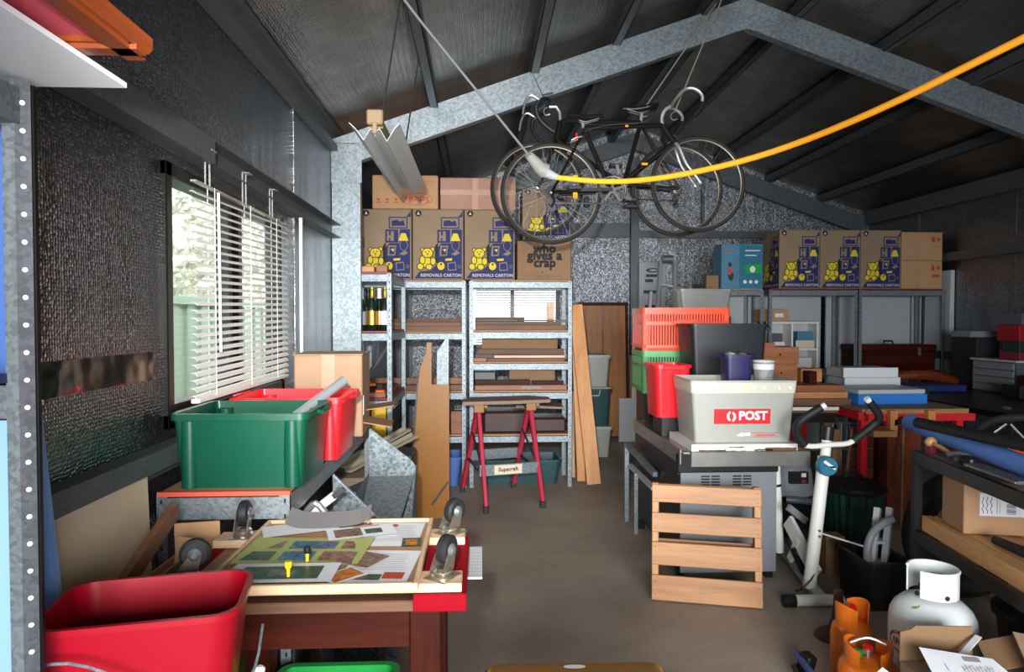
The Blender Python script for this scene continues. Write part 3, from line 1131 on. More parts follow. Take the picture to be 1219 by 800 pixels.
# left unit contents
solo('timber_plank', MB().box(-0.98, -0.70, 5.05, 5.8, 0.8945, 0.93), 'timber_y', 'dark brown board on the middle shelf of the left unit', 'timber')
for i, (x, y, a, lab) in enumerate(((-0.80, 5.0, 0.25, 'orange handled tool pointing out of the left shelf unit, upper one'), (-0.74, 5.05, 0.15, 'orange handled tool pointing out of the left shelf unit, lower one'))):
    t = thing('hand_saw', lab, 'tool', (x, y, 0.965 - 0.034 * i + (0.02 if i == 0 else 0)), a)
    part(t, 'handle', MB().obox((0, 0, 0.012), (0.07, 0.1, 0.022), (0, 0, 0), 0.008), 'orange_plastic', local=True)
    part(t, 'blade', MB().box(-0.02, 0.02, 0.05, 0.5, 0.01, 0.013), 'steel', local=True)
solo('metal_tube', MB().tube([(-0.86, 5.05, 1.0), (-0.66, 5.28, 1.34)], 0.014, 10), 'steel', 'steel tube leaning inside the left shelf unit', 'tube')
solo('teal_tin', MB().box(-0.905, -0.875, 5.08, 5.14, 0.8945, 1.2, 0.004), 'teal', 'teal upright tin in the left shelf unit below the bottles', 'tin')
solo('yellow_case', MB().box(-0.80, -0.69, 5.02, 5.3, 0.436, 0.85, 0.006), 'yellow_plastic', 'yellow upright case on the lower shelf of the left unit', 'case')
solo('black_case', MB().box(-0.685, -0.655, 5.03, 5.6, 0.436, 0.80, 0.006), 'black_plastic', 'black flat case on the lower shelf of the left unit, right of the yellow case', 'case')

# ------------------------------------------------------------------ workbench by the window
wbn = shelf_unit('work_bench', 'low galvanised steel bench under the window with orange-edged top', -1.035, -0.61, 2.21, 3.82, 0.905, (0.903,), board='chipboard', mat='galv_old', bh=0.075)
part(wbn, 'edge_strip', MB().box(-1.03, -0.612, 2.2085, 2.2275, 0.904, 0.9185), 'orange_edge')
tb = thing('storage_tub', 'dark green plastic tub at the near end of the steel bench', 'tub', (-0.785, 2.43, 0.9185))
g = tub_mb(0.425, 0.36, 0.245, 0.92, 0.022, rim=0.012, rimh=0.022)
for sx in (-1, 1):
    for sy in (-1, 1):
        g.lathe([(0.026, 0.002), (0.028, 0.22)], (sx * 0.165, sy * 0.160, 0), 12)
part(tb, 'body', g, 'green_tub', local=True)
for sx in (-1, 1):
    part(tb, 'handle', MB().tube([(sx * 0.22, -0.06, 0.235), (sx * 0.238, -0.05, 0.232), (sx * 0.238, 0.05, 0.232), (sx * 0.22, 0.06, 0.235)], 0.008, 8), 'green_tub', local=True)
tb = thing('storage_tub', 'bright red plastic tub behind the green tub on the steel bench', 'tub', (-0.755, 2.86, 0.919))
g = tub_mb(0.42, 0.36, 0.245, 0.92, 0.022, rim=0.012, rimh=0.022)
for sx in (-1, 1):
    for sy in (-1, 1):
        g.lathe([(0.026, 0.002), (0.028, 0.22)], (sx * 0.163, sy * 0.160, 0), 12)
part(tb, 'body', g, 'red_tub', local=True)
for sx in (-1, 1):
    part(tb, 'handle', MB().tube([(sx * 0.22, -0.07, 0.24), (sx * 0.24, -0.05, 0.238), (sx * 0.24, 0.05, 0.238), (sx * 0.22, 0.07, 0.24)], 0.009, 8), 'red_tub', local=True)
solo('metal_tube', MB().tube([(-0.79, 2.36, 1.02), (-0.545, 2.75, 1.225)], 0.019, 16), 'aluminium', 'shiny steel tube sticking out of the green tub', 'tube')
t = thing('cardboard_box', 'worn kraft carton on the steel bench behind the red tub', 'box', (-0.715, 3.36, 0.919), R(3))
part(t, 'body', MB().box(-0.155, 0.155, -0.16, 0.16, 0, 0.385, 0.006), 'box_tan', local=True)
part(t, 'flap', MB().box(-0.16, 0.158, -0.165, 0, 0.384, 0.389), 'box_tan', local=True)
part(t, 'flap', MB().box(-0.158, 0.16, 0.003, 0.162, 0.384, 0.389), 'box_tan', local=True)
part(t, 'tape', MB().box(-0.03, 0.03, -0.1625, -0.16, 0.22, 0.386), 'tape', local=True)
part(t, 'side_flap', MB().obox((0.22, -0.05, 0.055), (0.13, 0.2, 0.005), (0, R(10), 0)), 'kraft_dark', local=True)
part(t, 'side_flap', MB().obox((0.22, 0.1, 0.115), (0.14, 0.2, 0.005), (0, R(-8), 0)), 'kraft_dark', local=True)
part(t, 'label', MB().box(0.1555, 0.157, -0.13, -0.09, 0.10, 0.19), 'paper', local=True)
solo('aluminium_strip', MB().box(-1.0, -0.982, 3.83, 3.842, 0.0, 2.03), 'aluminium', 'thin aluminium strip standing against the left wall beside the window', 'strip')

# clutter below and beside the bench
solo('metal_box', MB().box(-0.98, -0.66, 2.45, 2.85, 0.0, 0.50, 0.006), 'galv_old', 'grey sheet-metal box on the floor under the steel bench', 'box')
solo('white_card', MB().obox((-0.84, 2.40, 0.80), (0.075, 0.005, 0.05), (0.2, 0, 0)), 'white_board', 'left white card hanging under the bench front', 'card')
solo('white_card', MB().obox((-0.70, 2.40, 0.80), (0.075, 0.005, 0.05), (0.2, 0, 0)), 'white_board', 'right white card hanging under the bench front', 'card')
t = thing('tool_case', 'grey brown metal tool case with side handle beside the bench', 'case', (-0.70, 4.05, 0))
part(t, 'body', MB().box(-0.11, 0.11, -0.15, 0.15, 0.0, 0.565, 0.008), 'kraft_grey', local=True)
part(t, 'handle', MB().tube([(0.02, -0.152, 0.53), (0.02, -0.19, 0.53), (0.06, -0.19, 0.43), (0.06, -0.152, 0.43)], 0.008, 8), 'dark_steel', local=True)
part(t, 'latch', MB().obox((-0.02, -0.158, 0.51), (0.16, 0.02, 0.035), (0, -0.4, 0)), 'dark_steel', local=True)
for i, (p, q, lab) in enumerate((((-0.80, 3.95, 0.62), (-0.48, 4.55, 0.735), 'cream metal channel lying slanted beside the bench, upper one'), ((-0.755, 3.92, 0.60), (-0.43, 4.5, 0.70), 'cream metal channel lying slanted beside the bench, lower one'))):
    solo('metal_channel', MB().bar(p, q, 0.04, 0.012).bar((p[0] - 0.02, p[1], p[2] + 0.012), (q[0] - 0.02, q[1], q[2] + 0.012), 0.004, 0.03), 'dull_cream', lab, 'channel')
solo('trestle_stand', MB().box(-0.70, -0.42, 4.25, 4.5, 0.0, 0.63, 0.01), 'charcoal_plastic', 'dark stand holding the cream metal channels beside the bench', 'stand')
# sheet metal hoppers
t = thing('sheet_metal_hopper', 'large galvanised sheet-metal hopper with pointed back beside the bench', 'hopper', (-0.41, 3.35, 0))
Yh = 3.42
part(t, 'back_plate', MB().prism([(-0.555, 0.40), (-0.33, 0.40), (-0.325, 0.735), (-0.345, 0.765), (-0.548, 0.925), (-0.555, 0.92)], face_front(0, Yh, 0, 0), -0.004), 'galv_sheet')
part(t, 'tray', MB().add([(-0.555, Yh, 0.69), (-0.33, Yh, 0.69), (-0.385, 3.05, 0.50), (-0.555, 3.05, 0.50), (-0.555, Yh, 0.685), (-0.33, Yh, 0.685), (-0.385, 3.05, 0.495), (-0.555, 3.05, 0.495)],
                         [(0, 1, 2, 3), (7, 6, 5, 4), (0, 4, 5, 1), (1, 5, 6, 2), (2, 6, 7, 3), (3, 7, 4, 0)]), 'galv_old')
part(t, 'side_plate', MB().add([(-0.325, Yh, 0.74), (-0.325, Yh, 0.0), (-0.325, 3.2, 0.0), (-0.325, 3.2, 0.55), (-0.321, Yh, 0.74), (-0.321, Yh, 0.0), (-0.321, 3.2, 0.0), (-0.321, 3.2, 0.55)],
                               [(0, 1, 2, 3), (7, 6, 5, 4), (0, 4, 5, 1), (2, 6, 7, 3), (3, 7, 4, 0), (1, 5, 6, 2)]), 'galv_sheet')
part(t, 'side_plate', MB().box(-0.559, -0.555, 3.05, Yh, 0.0, 0.70), 'galv_sheet')
t = thing('sheet_metal_hopper', 'galvanised sheet-metal piece with sloping edge, behind the pinned papers', 'hopper', (-0.48, 2.72, 0))
part(t, 'back_plate', MB().prism([(-0.585, 0.0), (-0.33, 0.0), (-0.33, 0.60), (-0.58, 0.852), (-0.585, 0.85)], face_front(0, 2.72, 0, 0), -0.004), 'galv_sheet')
part(t, 'folded_edge', MB().bar((-0.33, 2.715, 0.605), (-0.582, 2.715, 0.856), 0.014, 0.006), 'galv')
part(t, 'side_plate', MB().box(-0.59, -0.586, 2.5, 2.72, 0.0, 0.72), 'galv_old')
t = thing('door_closer', 'white folding metal bracket with chrome tube behind the papers', 'bracket', (-0.56, 2.52, 0.72))
part(t, 'arm', MB().bar((-0.67, 2.52, 0.72), (-0.535, 2.52, 0.825), 0.03, 0.03, ch=0.004), 'white_paint')
part(t, 'tube', MB().tube([(-0.655, 2.48, 0.735), (-0.60, 2.48, 0.82), (-0.56, 2.48, 0.77)], 0.012, 8, smooth=2), 'chrome')
part(t, 'end_plate', MB().bar((-0.54, 2.51, 0.82), (-0.50, 2.51, 0.85), 0.01, 0.02), 'dark_steel')
# yellow guide
t = thing('steel_guide', 'tall tapered yellow steel plate standing upright before the shelves', 'guide', (-0.38, 5.06, 0))
part(t, 'plate', MB().prism([(-0.525, 0.0), (-0.232, 0.0), (-0.232, 0.99), (-0.36, 0.99), (-0.36, 1.30), (-0.395, 1.30), (-0.40, 1.22), (-0.44, 1.12), (-0.455, 1.02), (-0.47, 0.8)], face_front(0, 5.06, 0, 0), -0.03), 'yellow_paint')
part(t, 'blade', MB().prism([(-0.322, 0.985), (-0.236, 0.985), (-0.234, 1.36), (-0.32, 1.23)], face_front(0, 5.052, 0, 0), -0.012), 'galv_old', label='bare steel blade')
p = MB()
flat(p, face_front(0, 5.06, 0, 0.002), [rect(-0.43, -0.375, 0.875, 0.895), rect(-0.37, -0.26, 0.887, 0.893), rect(-0.37, -0.26, 0.875, 0.880)])
part(t, 'print', p, 'ink_red')
part(t, 'side_flange', MB().bar((-0.535, 5.07, 0.01), (-0.462, 5.07, 1.0), 0.05, 0.012, up=(1, 0, 0)), 'dark_steel')
part(t, 'lever', MB().bar((-0.36, 5.035, 0.10), (-0.24, 5.035, 0.27), 0.014, 0.014).box(-0.385, -0.37, 5.03, 5.045, 0.0, 0.16), 'dark_steel')
part(t, 'stud', MB().lathe([(0.02, -0.02), (0.02, 0)], (-0.25, 5.058, 0.29), 10, 'Y'), 'dark_steel')

# ------------------------------------------------------------------ foreground left: rack, board, frame, panels
rk = thing('slotted_rack', 'grey slotted-angle steel rack post at the left edge, close to the camera', 'shelving', (-0.80, 1.2, 0))
pm = MB().box(-0.802, -0.781, 1.194, 1.198, 0, 1.875)
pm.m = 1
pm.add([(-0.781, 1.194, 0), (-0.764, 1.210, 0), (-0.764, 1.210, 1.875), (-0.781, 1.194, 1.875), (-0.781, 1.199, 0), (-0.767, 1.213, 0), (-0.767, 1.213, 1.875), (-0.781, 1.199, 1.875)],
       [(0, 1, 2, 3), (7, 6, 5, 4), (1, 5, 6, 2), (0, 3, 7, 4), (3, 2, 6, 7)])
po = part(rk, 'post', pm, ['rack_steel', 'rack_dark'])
hm = MB()
for i in range(39):
    z = 0.05 + i * 0.047
    hm.M = Matrix.Translation((-0.7725, 1.2015, z)) @ Matrix.Rotation(R(43), 4, 'Z')
    hm.lathe([(0.0042, -0.001), (0.0042, 0.0006)], n=10, axis='Y')
part(po, 'holes', hm, 'white_plastic', kind='stuff')
part(rk, 'post', MB().box(-0.7665, -0.7615, 1.2135, 1.222, 0, 1.87), 'black_paint', label='dark rear flange of the post')
part(rk, 'beam', MB().box(-1.04, -0.79, 1.2, 1.206, 1.30, 1.36).box(-1.04, -0.79, 1.2, 1.23, 1.357, 1.36), 'rack_steel')
part(rk, 'shelf_board', MB().box(-1.04, -0.80, 0.62, 1.2, 1.362, 1.378), 'navy')
part(rk, 'beam', MB().box(-1.04, -0.79, 1.2, 1.206, 1.80, 1.86), 'rack_steel')
part(rk, 'beam', MB().box(-0.80, -0.775, 0.6, 1.2, 1.80, 1.86), 'rack_steel')
part(rk, 'post', MB().box(-0.80, -0.764, 0.56, 0.6, 0, 1.875), 'rack_steel')
solo('white_board', MB().prism([(-1.03, 0.30), (-0.63, 0.30), (-0.628, 1.255), (-1.03, 1.255)], Matrix.Translation((0, 0, 1.890)), 0.009), 'white_board', 'white sheet of board lying on top of the rack, overhanging at the upper left', 'board')
for q in rk.children:
    q.location.x -= 0.002
fr = thing('picture_frame', 'orange-brown wooden frame with red cloth backing, on the white board at the upper left', 'frame', (-0.75, 0.85, 1.8875))
A, Bp = Vector((-0.592, 1.275, 0)), Vector((-0.36, 0.45, 0))


def fbar(p, q, w):
    m = MB()
    m.bar((p[0], p[1], 1.9145), (q[0], q[1], 1.9145), w, 0.032, ch=0.007)
    m.bar((p[0], p[1], 1.896), (q[0], q[1], 1.896), w * 0.5, 0.010)
    return m


part(fr, 'frame_side', fbar((-0.56, 1.15), (-0.56, 0.44), 0.06), 'frame_wood')
part(fr, 'frame_side', fbar((-0.535, 1.115), (-1.02, 1.115), 0.06), 'frame_wood')
part(fr, 'frame_side', fbar((-1.0, 1.14), (-1.0, 0.44), 0.05), 'frame_wood')
part(fr, 'frame_side', fbar((-1.02, 0.45), (-0.38, 0.45), 0.04), 'frame_wood')
part(fr, 'cloth_backing', MB().box(-0.99, -0.58, 0.46, 1.10, 1.905, 1.911), 'fabric_red')
solo('blue_foam_board', MB().prism([(-1.05, 0.0), (-0.918, 0.0), (-0.918, 0.62), (-0.945, 0.95), (-0.978, 1.30), (-1.05, 1.30)], face_front(0, 1.56, 0, 0), -0.02), 'blue_panel', 'light blue foam panel standing behind the rack post', 'board')
solo('blue_foam_board', MB().box(-1.04, -0.835, 1.25, 1.27, 0.0, 1.29), 'blue_panel', 'light blue panel standing inside the rack at the left edge, lower', 'board')
solo('blue_foam_board', MB().box(-1.04, -0.835, 1.25, 1.27, 1.30, 1.87), 'blue_tarp', 'darker blue sheet standing above the light blue panel at the rack', 'panel')

solo('plywood_sheet', MB().add([(-1.035, 1.63, 1.06), (-1.035, 2.135, 1.06), (-1.0, 2.135, 0.0), (-1.0, 1.63, 0.0), (-1.025, 1.63, 1.06), (-1.025, 2.135, 1.06), (-0.99, 2.135, 0.0), (-0.99, 1.63, 0.0)],
                               [(0, 1, 2, 3), (7, 6, 5, 4), (0, 4, 5, 1), (1, 5, 6, 2), (2, 6, 7, 3), (3, 7, 4, 0)]), 'plywood', 'pale plywood sheet leaning on the left wall below the window', 'board')
t = thing('cardboard_box', 'open kraft carton with raised flaps, behind the red bucket', 'box', (-0.855, 1.9, 0))
cm = MB().box(-0.945, -0.815, 1.66, 2.14, 0, 0.70).box(-0.95, -0.945, 1.66, 2.14, 0, 0.74)
part(t, 'body', cm, 'kraft_light')
part(t, 'flap', MB().obox((-0.875, 2.14, 0.77), (0.13, 0.005, 0.15), (0.1, 0, 0.2)), 'kraft_light')
part(t, 'flap', MB().obox((-0.85, 2.02, 0.76), (0.09, 0.005, 0.14), (-0.1, 0.1, -0.1)), 'kraft_light')
part(t, 'flap', MB().obox((-0.838, 1.9, 0.755), (0.005, 0.28, 0.10), (0, 0.15, 0)), 'kraft')
solo('timber_batten', MB().bar((-0.93, 1.69, 0.73), (-0.94, 2.13, 0.885), 0.022, 0.05), 'timber_y', 'brown timber batten sloping in front of the leaning plywood sheet', 'timber')
solo('timber_batten', MB().box(-0.91, -0.86, 1.665, 1.705, 0.7015, 0.77), 'pine_y', 'short pale timber end in front of the plywood, left of the carton flaps', 'timber')

# red rectangular bucket on a carton
t = thing('red_bucket', 'big red rectangular bucket with wire handle in the near left corner', 'bucket', (-0.675, 1.42, 0.56), R(11))
bm = tub_mb(0.36, 0.245, 0.34, 0.78, 0.05, 0.004, 0.007, rimh=0.012)
part(t, 'body', bm, 'bucket_red', local=True)
hd = part(t, 'wire_handle', MB().tube([(-0.17, -0.155, 0.285), (-0.09, -0.158, 0.30), (0.06, -0.165, 0.215), (0.15, -0.17, 0.17), (0.212, -0.1, 0.2), (0.215, -0.0, 0.26)], 0.003, 6, smooth=2), 'galv', local=True)
part(hd, 'grip', MB().lathe([(0.007, 0), (0.010, 0.01), (0.009, 0.06), (0.011, 0.07), (0.006, 0.075)], (0.218, -0.08, 0.135), 10), 'white_plastic', local=True)
solo('cardboard_box', MB().box(-0.745, -0.52, 1.27, 1.52, 0, 0.559), 'kraft', 'carton under the red bucket in the near left corner', 'box')

# table with dolly and pin board
t = thing('side_table', 'dark stained wooden table under the upturned dolly', 'table', (-0.42, 2.05, 0))
TZ = 0.733
part(t, 'tabletop', MB().box(-0.735, -0.105, 1.78, 2.19, TZ - 0.03, TZ, 0.003), 'timber_x')
part(t, 'apron', MB().box(-0.70, -0.16, 1.815, 1.835, 0.595, TZ - 0.03), 'dark_wood_x')
part(t, 'apron', MB().box(-0.70, -0.16, 2.145, 2.165, 0.595, TZ - 0.03), 'dark_wood_x')
for x in (-0.715, -0.145):
    part(t, 'apron', MB().box(x - 0.01, x + 0.01, 1.87, 2.12, 0.595, TZ - 0.03), 'dark_wood_z')
for x in (-0.688, -0.148):
    for y in (1.845, 2.135):
        part(t, 'leg', MB().box(x - 0.042, x + 0.042, y - 0.042, y + 0.042, 0, TZ - 0.03, 0.004), 'dark_wood_z')
solo('pegboard', MB().box(-0.16, 0.004, 1.92, 2.18, TZ + 0.0005, TZ + 0.006), 'white_board', 'white perforated board sticking out from under the dolly at the right', 'board')
ph = MB()
for i in range(5):
    for j in range(12):
        ph.box(-0.035 + i * 0.008, -0.032 + i * 0.008, 1.935 + j * 0.026, 1.938 + j * 0.026, TZ + 0.0062, TZ + 0.0066)
part(bpy.data.objects['pegboard'], 'holes', ph, 'grey_dark', kind='stuff')
dz = TZ + 0.007
dl = thing('furniture_dolly', 'upturned timber furniture dolly with carpeted ends and four casters', 'dolly', (-0.43, 1.95, dz))
for y0, y1 in ((1.70, 1.79), (2.06, 2.15)):
    part(dl, 'rail', MB().box(-0.80, -0.048, y0, y1, dz + 0.045, dz + 0.068, 0.002), 'pale_pine_x')
for xa, xb in ((-0.80, -0.69), (-0.165, -0.04)):
    part(dl, 'end_board', MB().box(xa, xb, 1.70, 2.15, dz + 0.0, dz + 0.04), 'chipboard')
    part(dl, 'carpet_strip', MB().box(xa - 0.003, xa + 0.035, 1.697, 2.153, dz + 0.001, dz + 0.044, 0.004), 'carpet_red')
    part(dl, 'carpet_strip', MB().box(xb - 0.035, xb + 0.003, 1.697, 2.153, dz + 0.001, dz + 0.044, 0.004), 'carpet_red')
    part(dl, 'carpet_end', MB().box(xa - 0.004, xb + 0.004, 1.690, 1.700, dz + 0.0, dz + 0.045, 0.003), 'carpet_red')
cz = dz + 0.068
cast0 = None


def caster(x, y, rz):
    global cast0
    if cast0 is None:
        c = part(dl, 'caster', MB().box(-0.04, 0.04, -0.033, 0.033, 0, 0.004).lathe([(0.028, 0.004), (0.030, 0.009), (0.024, 0.014), (0.026, 0.02), (0.018, 0.026)], n=18), 'zinc', local=True)
        for s in (-1, 1):
            part(c, 'fork', MB().prism([(-0.026, 0.018), (0.026, 0.018), (0.036, 0.06), (0.026, 0.078), (0.012, 0.07), (-0.012, 0.04)], Matrix.Translation((0, s * 0.019 + 0.0015, 0)) @ Matrix.Rotation(PI / 2, 4, 'X'), 0.003), 'zinc', local=True)
        part(c, 'wheel', MB().lathe([(0.016, -0.014), (0.03, -0.015), (0.0375, -0.010), (0.0385, 0), (0.0375, 0.010), (0.03, 0.015), (0.016, 0.014)], (0.020, 0, 0.066), 24, 'Y'), 'rubber', local=True)
        part(c, 'hub', MB().lathe([(0.007, -0.024), (0.017, -0.0165), (0.017, 0.0165), (0.007, 0.024)], (0.020, 0, 0.066), 14, 'Y'), 'steel', local=True)
        cast0 = c
    else:
        c = copy_tree(cast0, parent=dl)
    c.location = Vector((x, y, cz)) - dl.location
    c.rotation_euler = (0, 0, rz)


caster(-0.098, 1.745, R(60))
caster(-0.095, 2.105, R(48))
caster(-0.725, 2.105, R(95))
caster(-0.745, 1.755, R(12))
# the pin board
bz = dz + 0.0685
bd = thing('pin_board', 'wood-framed pin board with photos and notes, lying on the dolly', 'board', (-0.43, 1.98, bz))
bx0, bx1, by0, by1 = -0.665, -0.165, 1.66, 2.185
part(bd, 'panel', MB().box(bx0, bx1, by0, by1, bz + 0.001, bz + 0.012), 'chipboard')
for a in ((bx0 - 0.012, bx0, by0 - 0.012, by1 + 0.012), (bx1, bx1 + 0.012, by0 - 0.012, by1 + 0.012)):
    part(bd, 'frame_strip', MB().box(*a, bz, bz + 0.022, 0.002), 'pale_pine_x')
for a in ((bx0, bx1, by0 - 0.012, by0), (bx0, bx1, by1, by1 + 0.012)):
    part(bd, 'frame_strip', MB().box(*a, bz, bz + 0.022, 0.002), 'pale_pine_x')


def sheet(name, label, cat, cx, cy, w, d, rz, z, mats, cells, lift=0.0, group=None, lines=()):
    """paper lying on the board: slightly curled sheet with printed cells"""
    m = MB(Matrix.Translation((cx, cy, z)) @ Matrix.Rotation(rz, 4, 'Z'))
    n = 8
    vs = []
    for i in range(n + 1):
        u = i / n
        zz = lift * (2 * u - 1) ** 4
        vs += [(-w / 2 + w * u, -d / 2, zz), (-w / 2 + w * u, d / 2, zz + lift * 0.6)]
    m.add(vs, [(2 * i, 2 * i + 2, 2 * i + 3, 2 * i + 1) for i in range(n)])
    m.add([(a, b2, c - 0.0004) for a, b2, c in vs], [(2 * i + 1, 2 * i + 3, 2 * i + 2, 2 * i) for i in range(n)])
    o = solo(name, m, mats[0], label, cat, group, smooth=None)
    if cells or lines:
        p = MB(Matrix.Translation((cx, cy, z)) @ Matrix.Rotation(rz, 4, 'Z'))
        for ci, (k, x0, x1, y0, y1) in enumerate(cells):
            p.m = k
            flat(p, Matrix.Identity(4), [rect(x0 * w, x1 * w, y0 * d, y1 * d)], 0.0012 + lift * 0.3 + ci * 0.0003)
        for (k, x0, x1, y) in lines:
            p.m = k
            flat(p, Matrix.Identity(4), [rect(x0 * w, x1 * w, y * d - 0.0012, y * d + 0.0008)], 0.0014 + lift * 0.3)
        part(o, 'print', p, mats, smooth=None)
    return o


pz = bz + 0.0135
txt = [(1, -0.42, random.uniform(0.25, 0.42), 0.36 - i * 0.06) for i in range(12)]
sheet('note_page', 'white page of small print at the upper right of the pin board', 'paper', -0.262, 2.06, 0.165, 0.22, -0.03, pz, ['paper', 'ink_grey', 'ink_red'], [(2, -0.1, 0.0, 0.30, 0.42)], 0, None, txt)
sheet('note_page', 'white page with a colour strip at the lower right of the pin board', 'paper', -0.262, 1.79, 0.175, 0.24, -0.08, pz + 0.001, ['paper', 'ink_grey', 'photo_a', 'photo_c', 'ink_red'], [(2, -0.45, -0.1, -0.42, -0.28), (3, -0.1, 0.1, -0.42, -0.26), (4, 0.12, 0.42, -0.38, -0.2)], 0, None, [l for l in txt if l[3] > -0.15])
sheet('photo_page', 'green page with six small photographs in the middle of the pin board', 'paper', -0.485, 1.905, 0.34, 0.215, -0.06, pz + 0.004, ['paper_green', 'photo_a', 'photo_b', 'photo_c'],
      [(1, -0.46, -0.22, 0.06, 0.36), (2, -0.16, 0.22, 0.06, 0.36), (1, 0.27, 0.47, 0.06, 0.36), (3, -0.46, -0.22, -0.38, -0.06), (2, -0.16, 0.1, -0.38, -0.06), (1, 0.16, 0.44, -0.38, -0.06)], 0.004)
sheet('photo_print', 'white page with one green landscape photo at the front of the pin board', 'paper', -0.50, 1.73, 0.27, 0.13, 0.0, pz + 0.010, ['paper', 'photo_c', 'photo_a'], [(1, -0.38, 0.36, -0.36, 0.30), (2, -0.12, 0.12, -0.2, 0.12)])
sheet('plan_print', 'grey printed sheet curling over the back edge of the pin board', 'paper', -0.47, 2.14, 0.25, 0.13, 0.10, pz + 0.018, ['paper_grey', 'paper'], [(1, -0.5, 0.5, 0.46, 0.5), (1, 0.47, 0.5, -0.5, 0.5)], 0.02)
sheet('paper_sheet', 'blank white sheet lying skew at the back left of the pin board', 'paper', -0.55, 2.10, 0.22, 0.11, 0.35, pz + 0.010, ['paper'], [])
sheet('colour_leaflet', 'leaflet with faded photo collage near the middle of the pin board', 'paper', -0.36, 2.065, 0.20, 0.11, 0.3, pz + 0.008, ['paper', 'photo_a', 'photo_c', 'ink_red'], [(1, -0.4, 0.0, -0.4, 0.3), (2, 0.05, 0.3, -0.3, 0.1), (3, -0.1, 0.3, 0.34, 0.4)])
sheet('animal_photo', 'brown photograph lying turned in the middle of the pin board', 'photo', -0.315, 1.83, 0.10, 0.10, -0.5, pz + 0.007, ['photo_a'], [])
sheet('orange_photo', 'orange photograph with white border, lying turned at the front of the pin board', 'photo', -0.345, 1.715, 0.10, 0.075, 0.75, pz + 0.006, ['paper', 'photo_d'], [(1, -0.42, 0.42, -0.4, 0.4)])
sheet('orange_photo', 'small photo of an orange object pinned at the right edge of the pin board', 'photo', -0.20, 1.97, 0.055, 0.075, 0.05, pz + 0.004, ['photo_c', 'photo_d'], [(1, -0.3, 0.3, -0.4, 0.3)])
for i, (x, y, lab) in enumerate(((-0.455, 1.80, 'upper yellow and black push pin standing on the pin board'), (-0.475, 1.695, 'lower yellow push pin at the front of the pin board'))):
    t = thing('push_pin', lab, 'pin', (x, y, pz + 0.0125))
    part(t, 'shaft', MB().lathe([(0.004, 0), (0.005, 0.022)], n=8), 'yellow_plastic', local=True)
    part(t, 'head', MB().lathe([(0.008, 0.022), (0.010, 0.03), (0.009, 0.038)], n=10), 'black_plastic' if i == 0 else 'yellow_plastic', local=True)

# under the table
t = thing('green_crate', 'bright green ribbed plastic crate on the floor under the table', 'crate', (-0.56, 2.05, 0))
part(t, 'body', tub_mb(0.34, 0.30, 0.38, 0.95, 0.03, M=Matrix.Translation((-0.44, 2.0, 0))), 'bright_green')
rb = MB()
for i in range(7):
    rb.box(-0.57 + i * 0.043, -0.562 + i * 0.043, 1.845, 1.853, 0.03, 0.35)
part(t, 'rib', rb, 'bright_green', kind='stuff')
solo('galvanised_channel', MB().box(-0.25, -0.20, 1.95, 2.08, 0.0, 0.06).box(-0.25, -0.245, 1.95, 2.08, 0.06, 0.30), 'galv_old', 'galvanised steel channel on the floor under the table', 'channel')
t = thing('step_stool', 'yellow-topped stool at the bottom edge of the view', 'stool', (0.285, 1.88, 0), R(-1))
part(t, 'seat', MB().loft([rrect(0.53, 0.42, 0.03, 0.375), rrect(0.54, 0.43, 0.035, 0.385), rrect(0.54, 0.43, 0.035, 0.395), rrect(0.525, 0.415, 0.03, 0.4)]), 'yellow_top', local=True)
part(t, 'rim', MB().loft([rrect(0.545, 0.435, 0.036, 0.37), rrect(0.548, 0.438, 0.036, 0.39)]), 'dark_wood_x', local=True)
part(t, 'worn_patch', MB().poly([(0.0 + 0.035 * math.cos(a), 0.185 + 0.012 * math.sin(a), 0.4008) for a in [2 * PI * i / 14 for i in range(14)]]), 'paper', local=True)
for sx in (-1, 1):
    for sy in (-1, 1):
        part(t, 'leg', MB().bar((sx * 0.22, sy * 0.16, 0.372), (sx * 0.24, sy * 0.18, 0), 0.035, 0.035), 'pine_z', local=True)

# ------------------------------------------------------------------ sawhorse
sh = thing('sawhorse', 'red-legged folding sawhorse with yellow brackets in front of the shelves', 'sawhorse', (0.16, 5.5, 0))
tops = ((-0.02, 5.47), (0.40, 5.58))
feet = (((-0.155, 5.80), (0.04, 5.16)), ((0.285, 5.92), (0.485, 5.29)))
hz = 0.80
for (tx, ty), (fa, fb) in zip(tops, feet):
    for f, s in ((fa, 1), (fb, -1)):
        lg = part(sh, 'leg', MB().bar((tx, ty + s * 0.045, hz - 0.02), (f[0], f[1], 0.03), 0.032, 0.045, ch=0.006), 'saw_red')
        part(lg, 'foot', MB().box(f[0] - 0.022, f[0] + 0.022, f[1] - 0.028, f[1] + 0.028, 0, 0.05, 0.005), 'rubber')
    part(sh, 'bracket', MB().box(tx - 0.035, tx + 0.05, ty - 0.10, ty + 0.10, hz - 0.07, hz, 0.006).box(tx + 0.05, tx + 0.075, ty - 0.10, ty + 0.10, hz - 0.03, hz - 0.01), 'yellow_paint')
    part(sh, 'brace', MB().bar((tx - 0.05, ty + 0.12, 0.55), (fb[0] - 0.02, fb[1] + 0.15, 0.28), 0.012, 0.012), 'dark_steel')
    part(sh, 'brace', MB().bar((fa[0] + 0.05, fa[1] - 0.12, 0.31), (fb[0] - 0.03, fb[1] + 0.14, 0.27), 0.02, 0.012), 'dark_steel')
part(sh, 'crossbar', MB().bar((-0.01, 5.245, 0.30), (0.455, 5.365, 0.30), 0.012, 0.085), 'galv_old')
part(sh, 'crossbar', MB().bar((-0.09, 5.70, 0.33), (0.32, 5.82, 0.33), 0.012, 0.085), 'galv_old')
ang = math.atan2(0.12, 0.465)
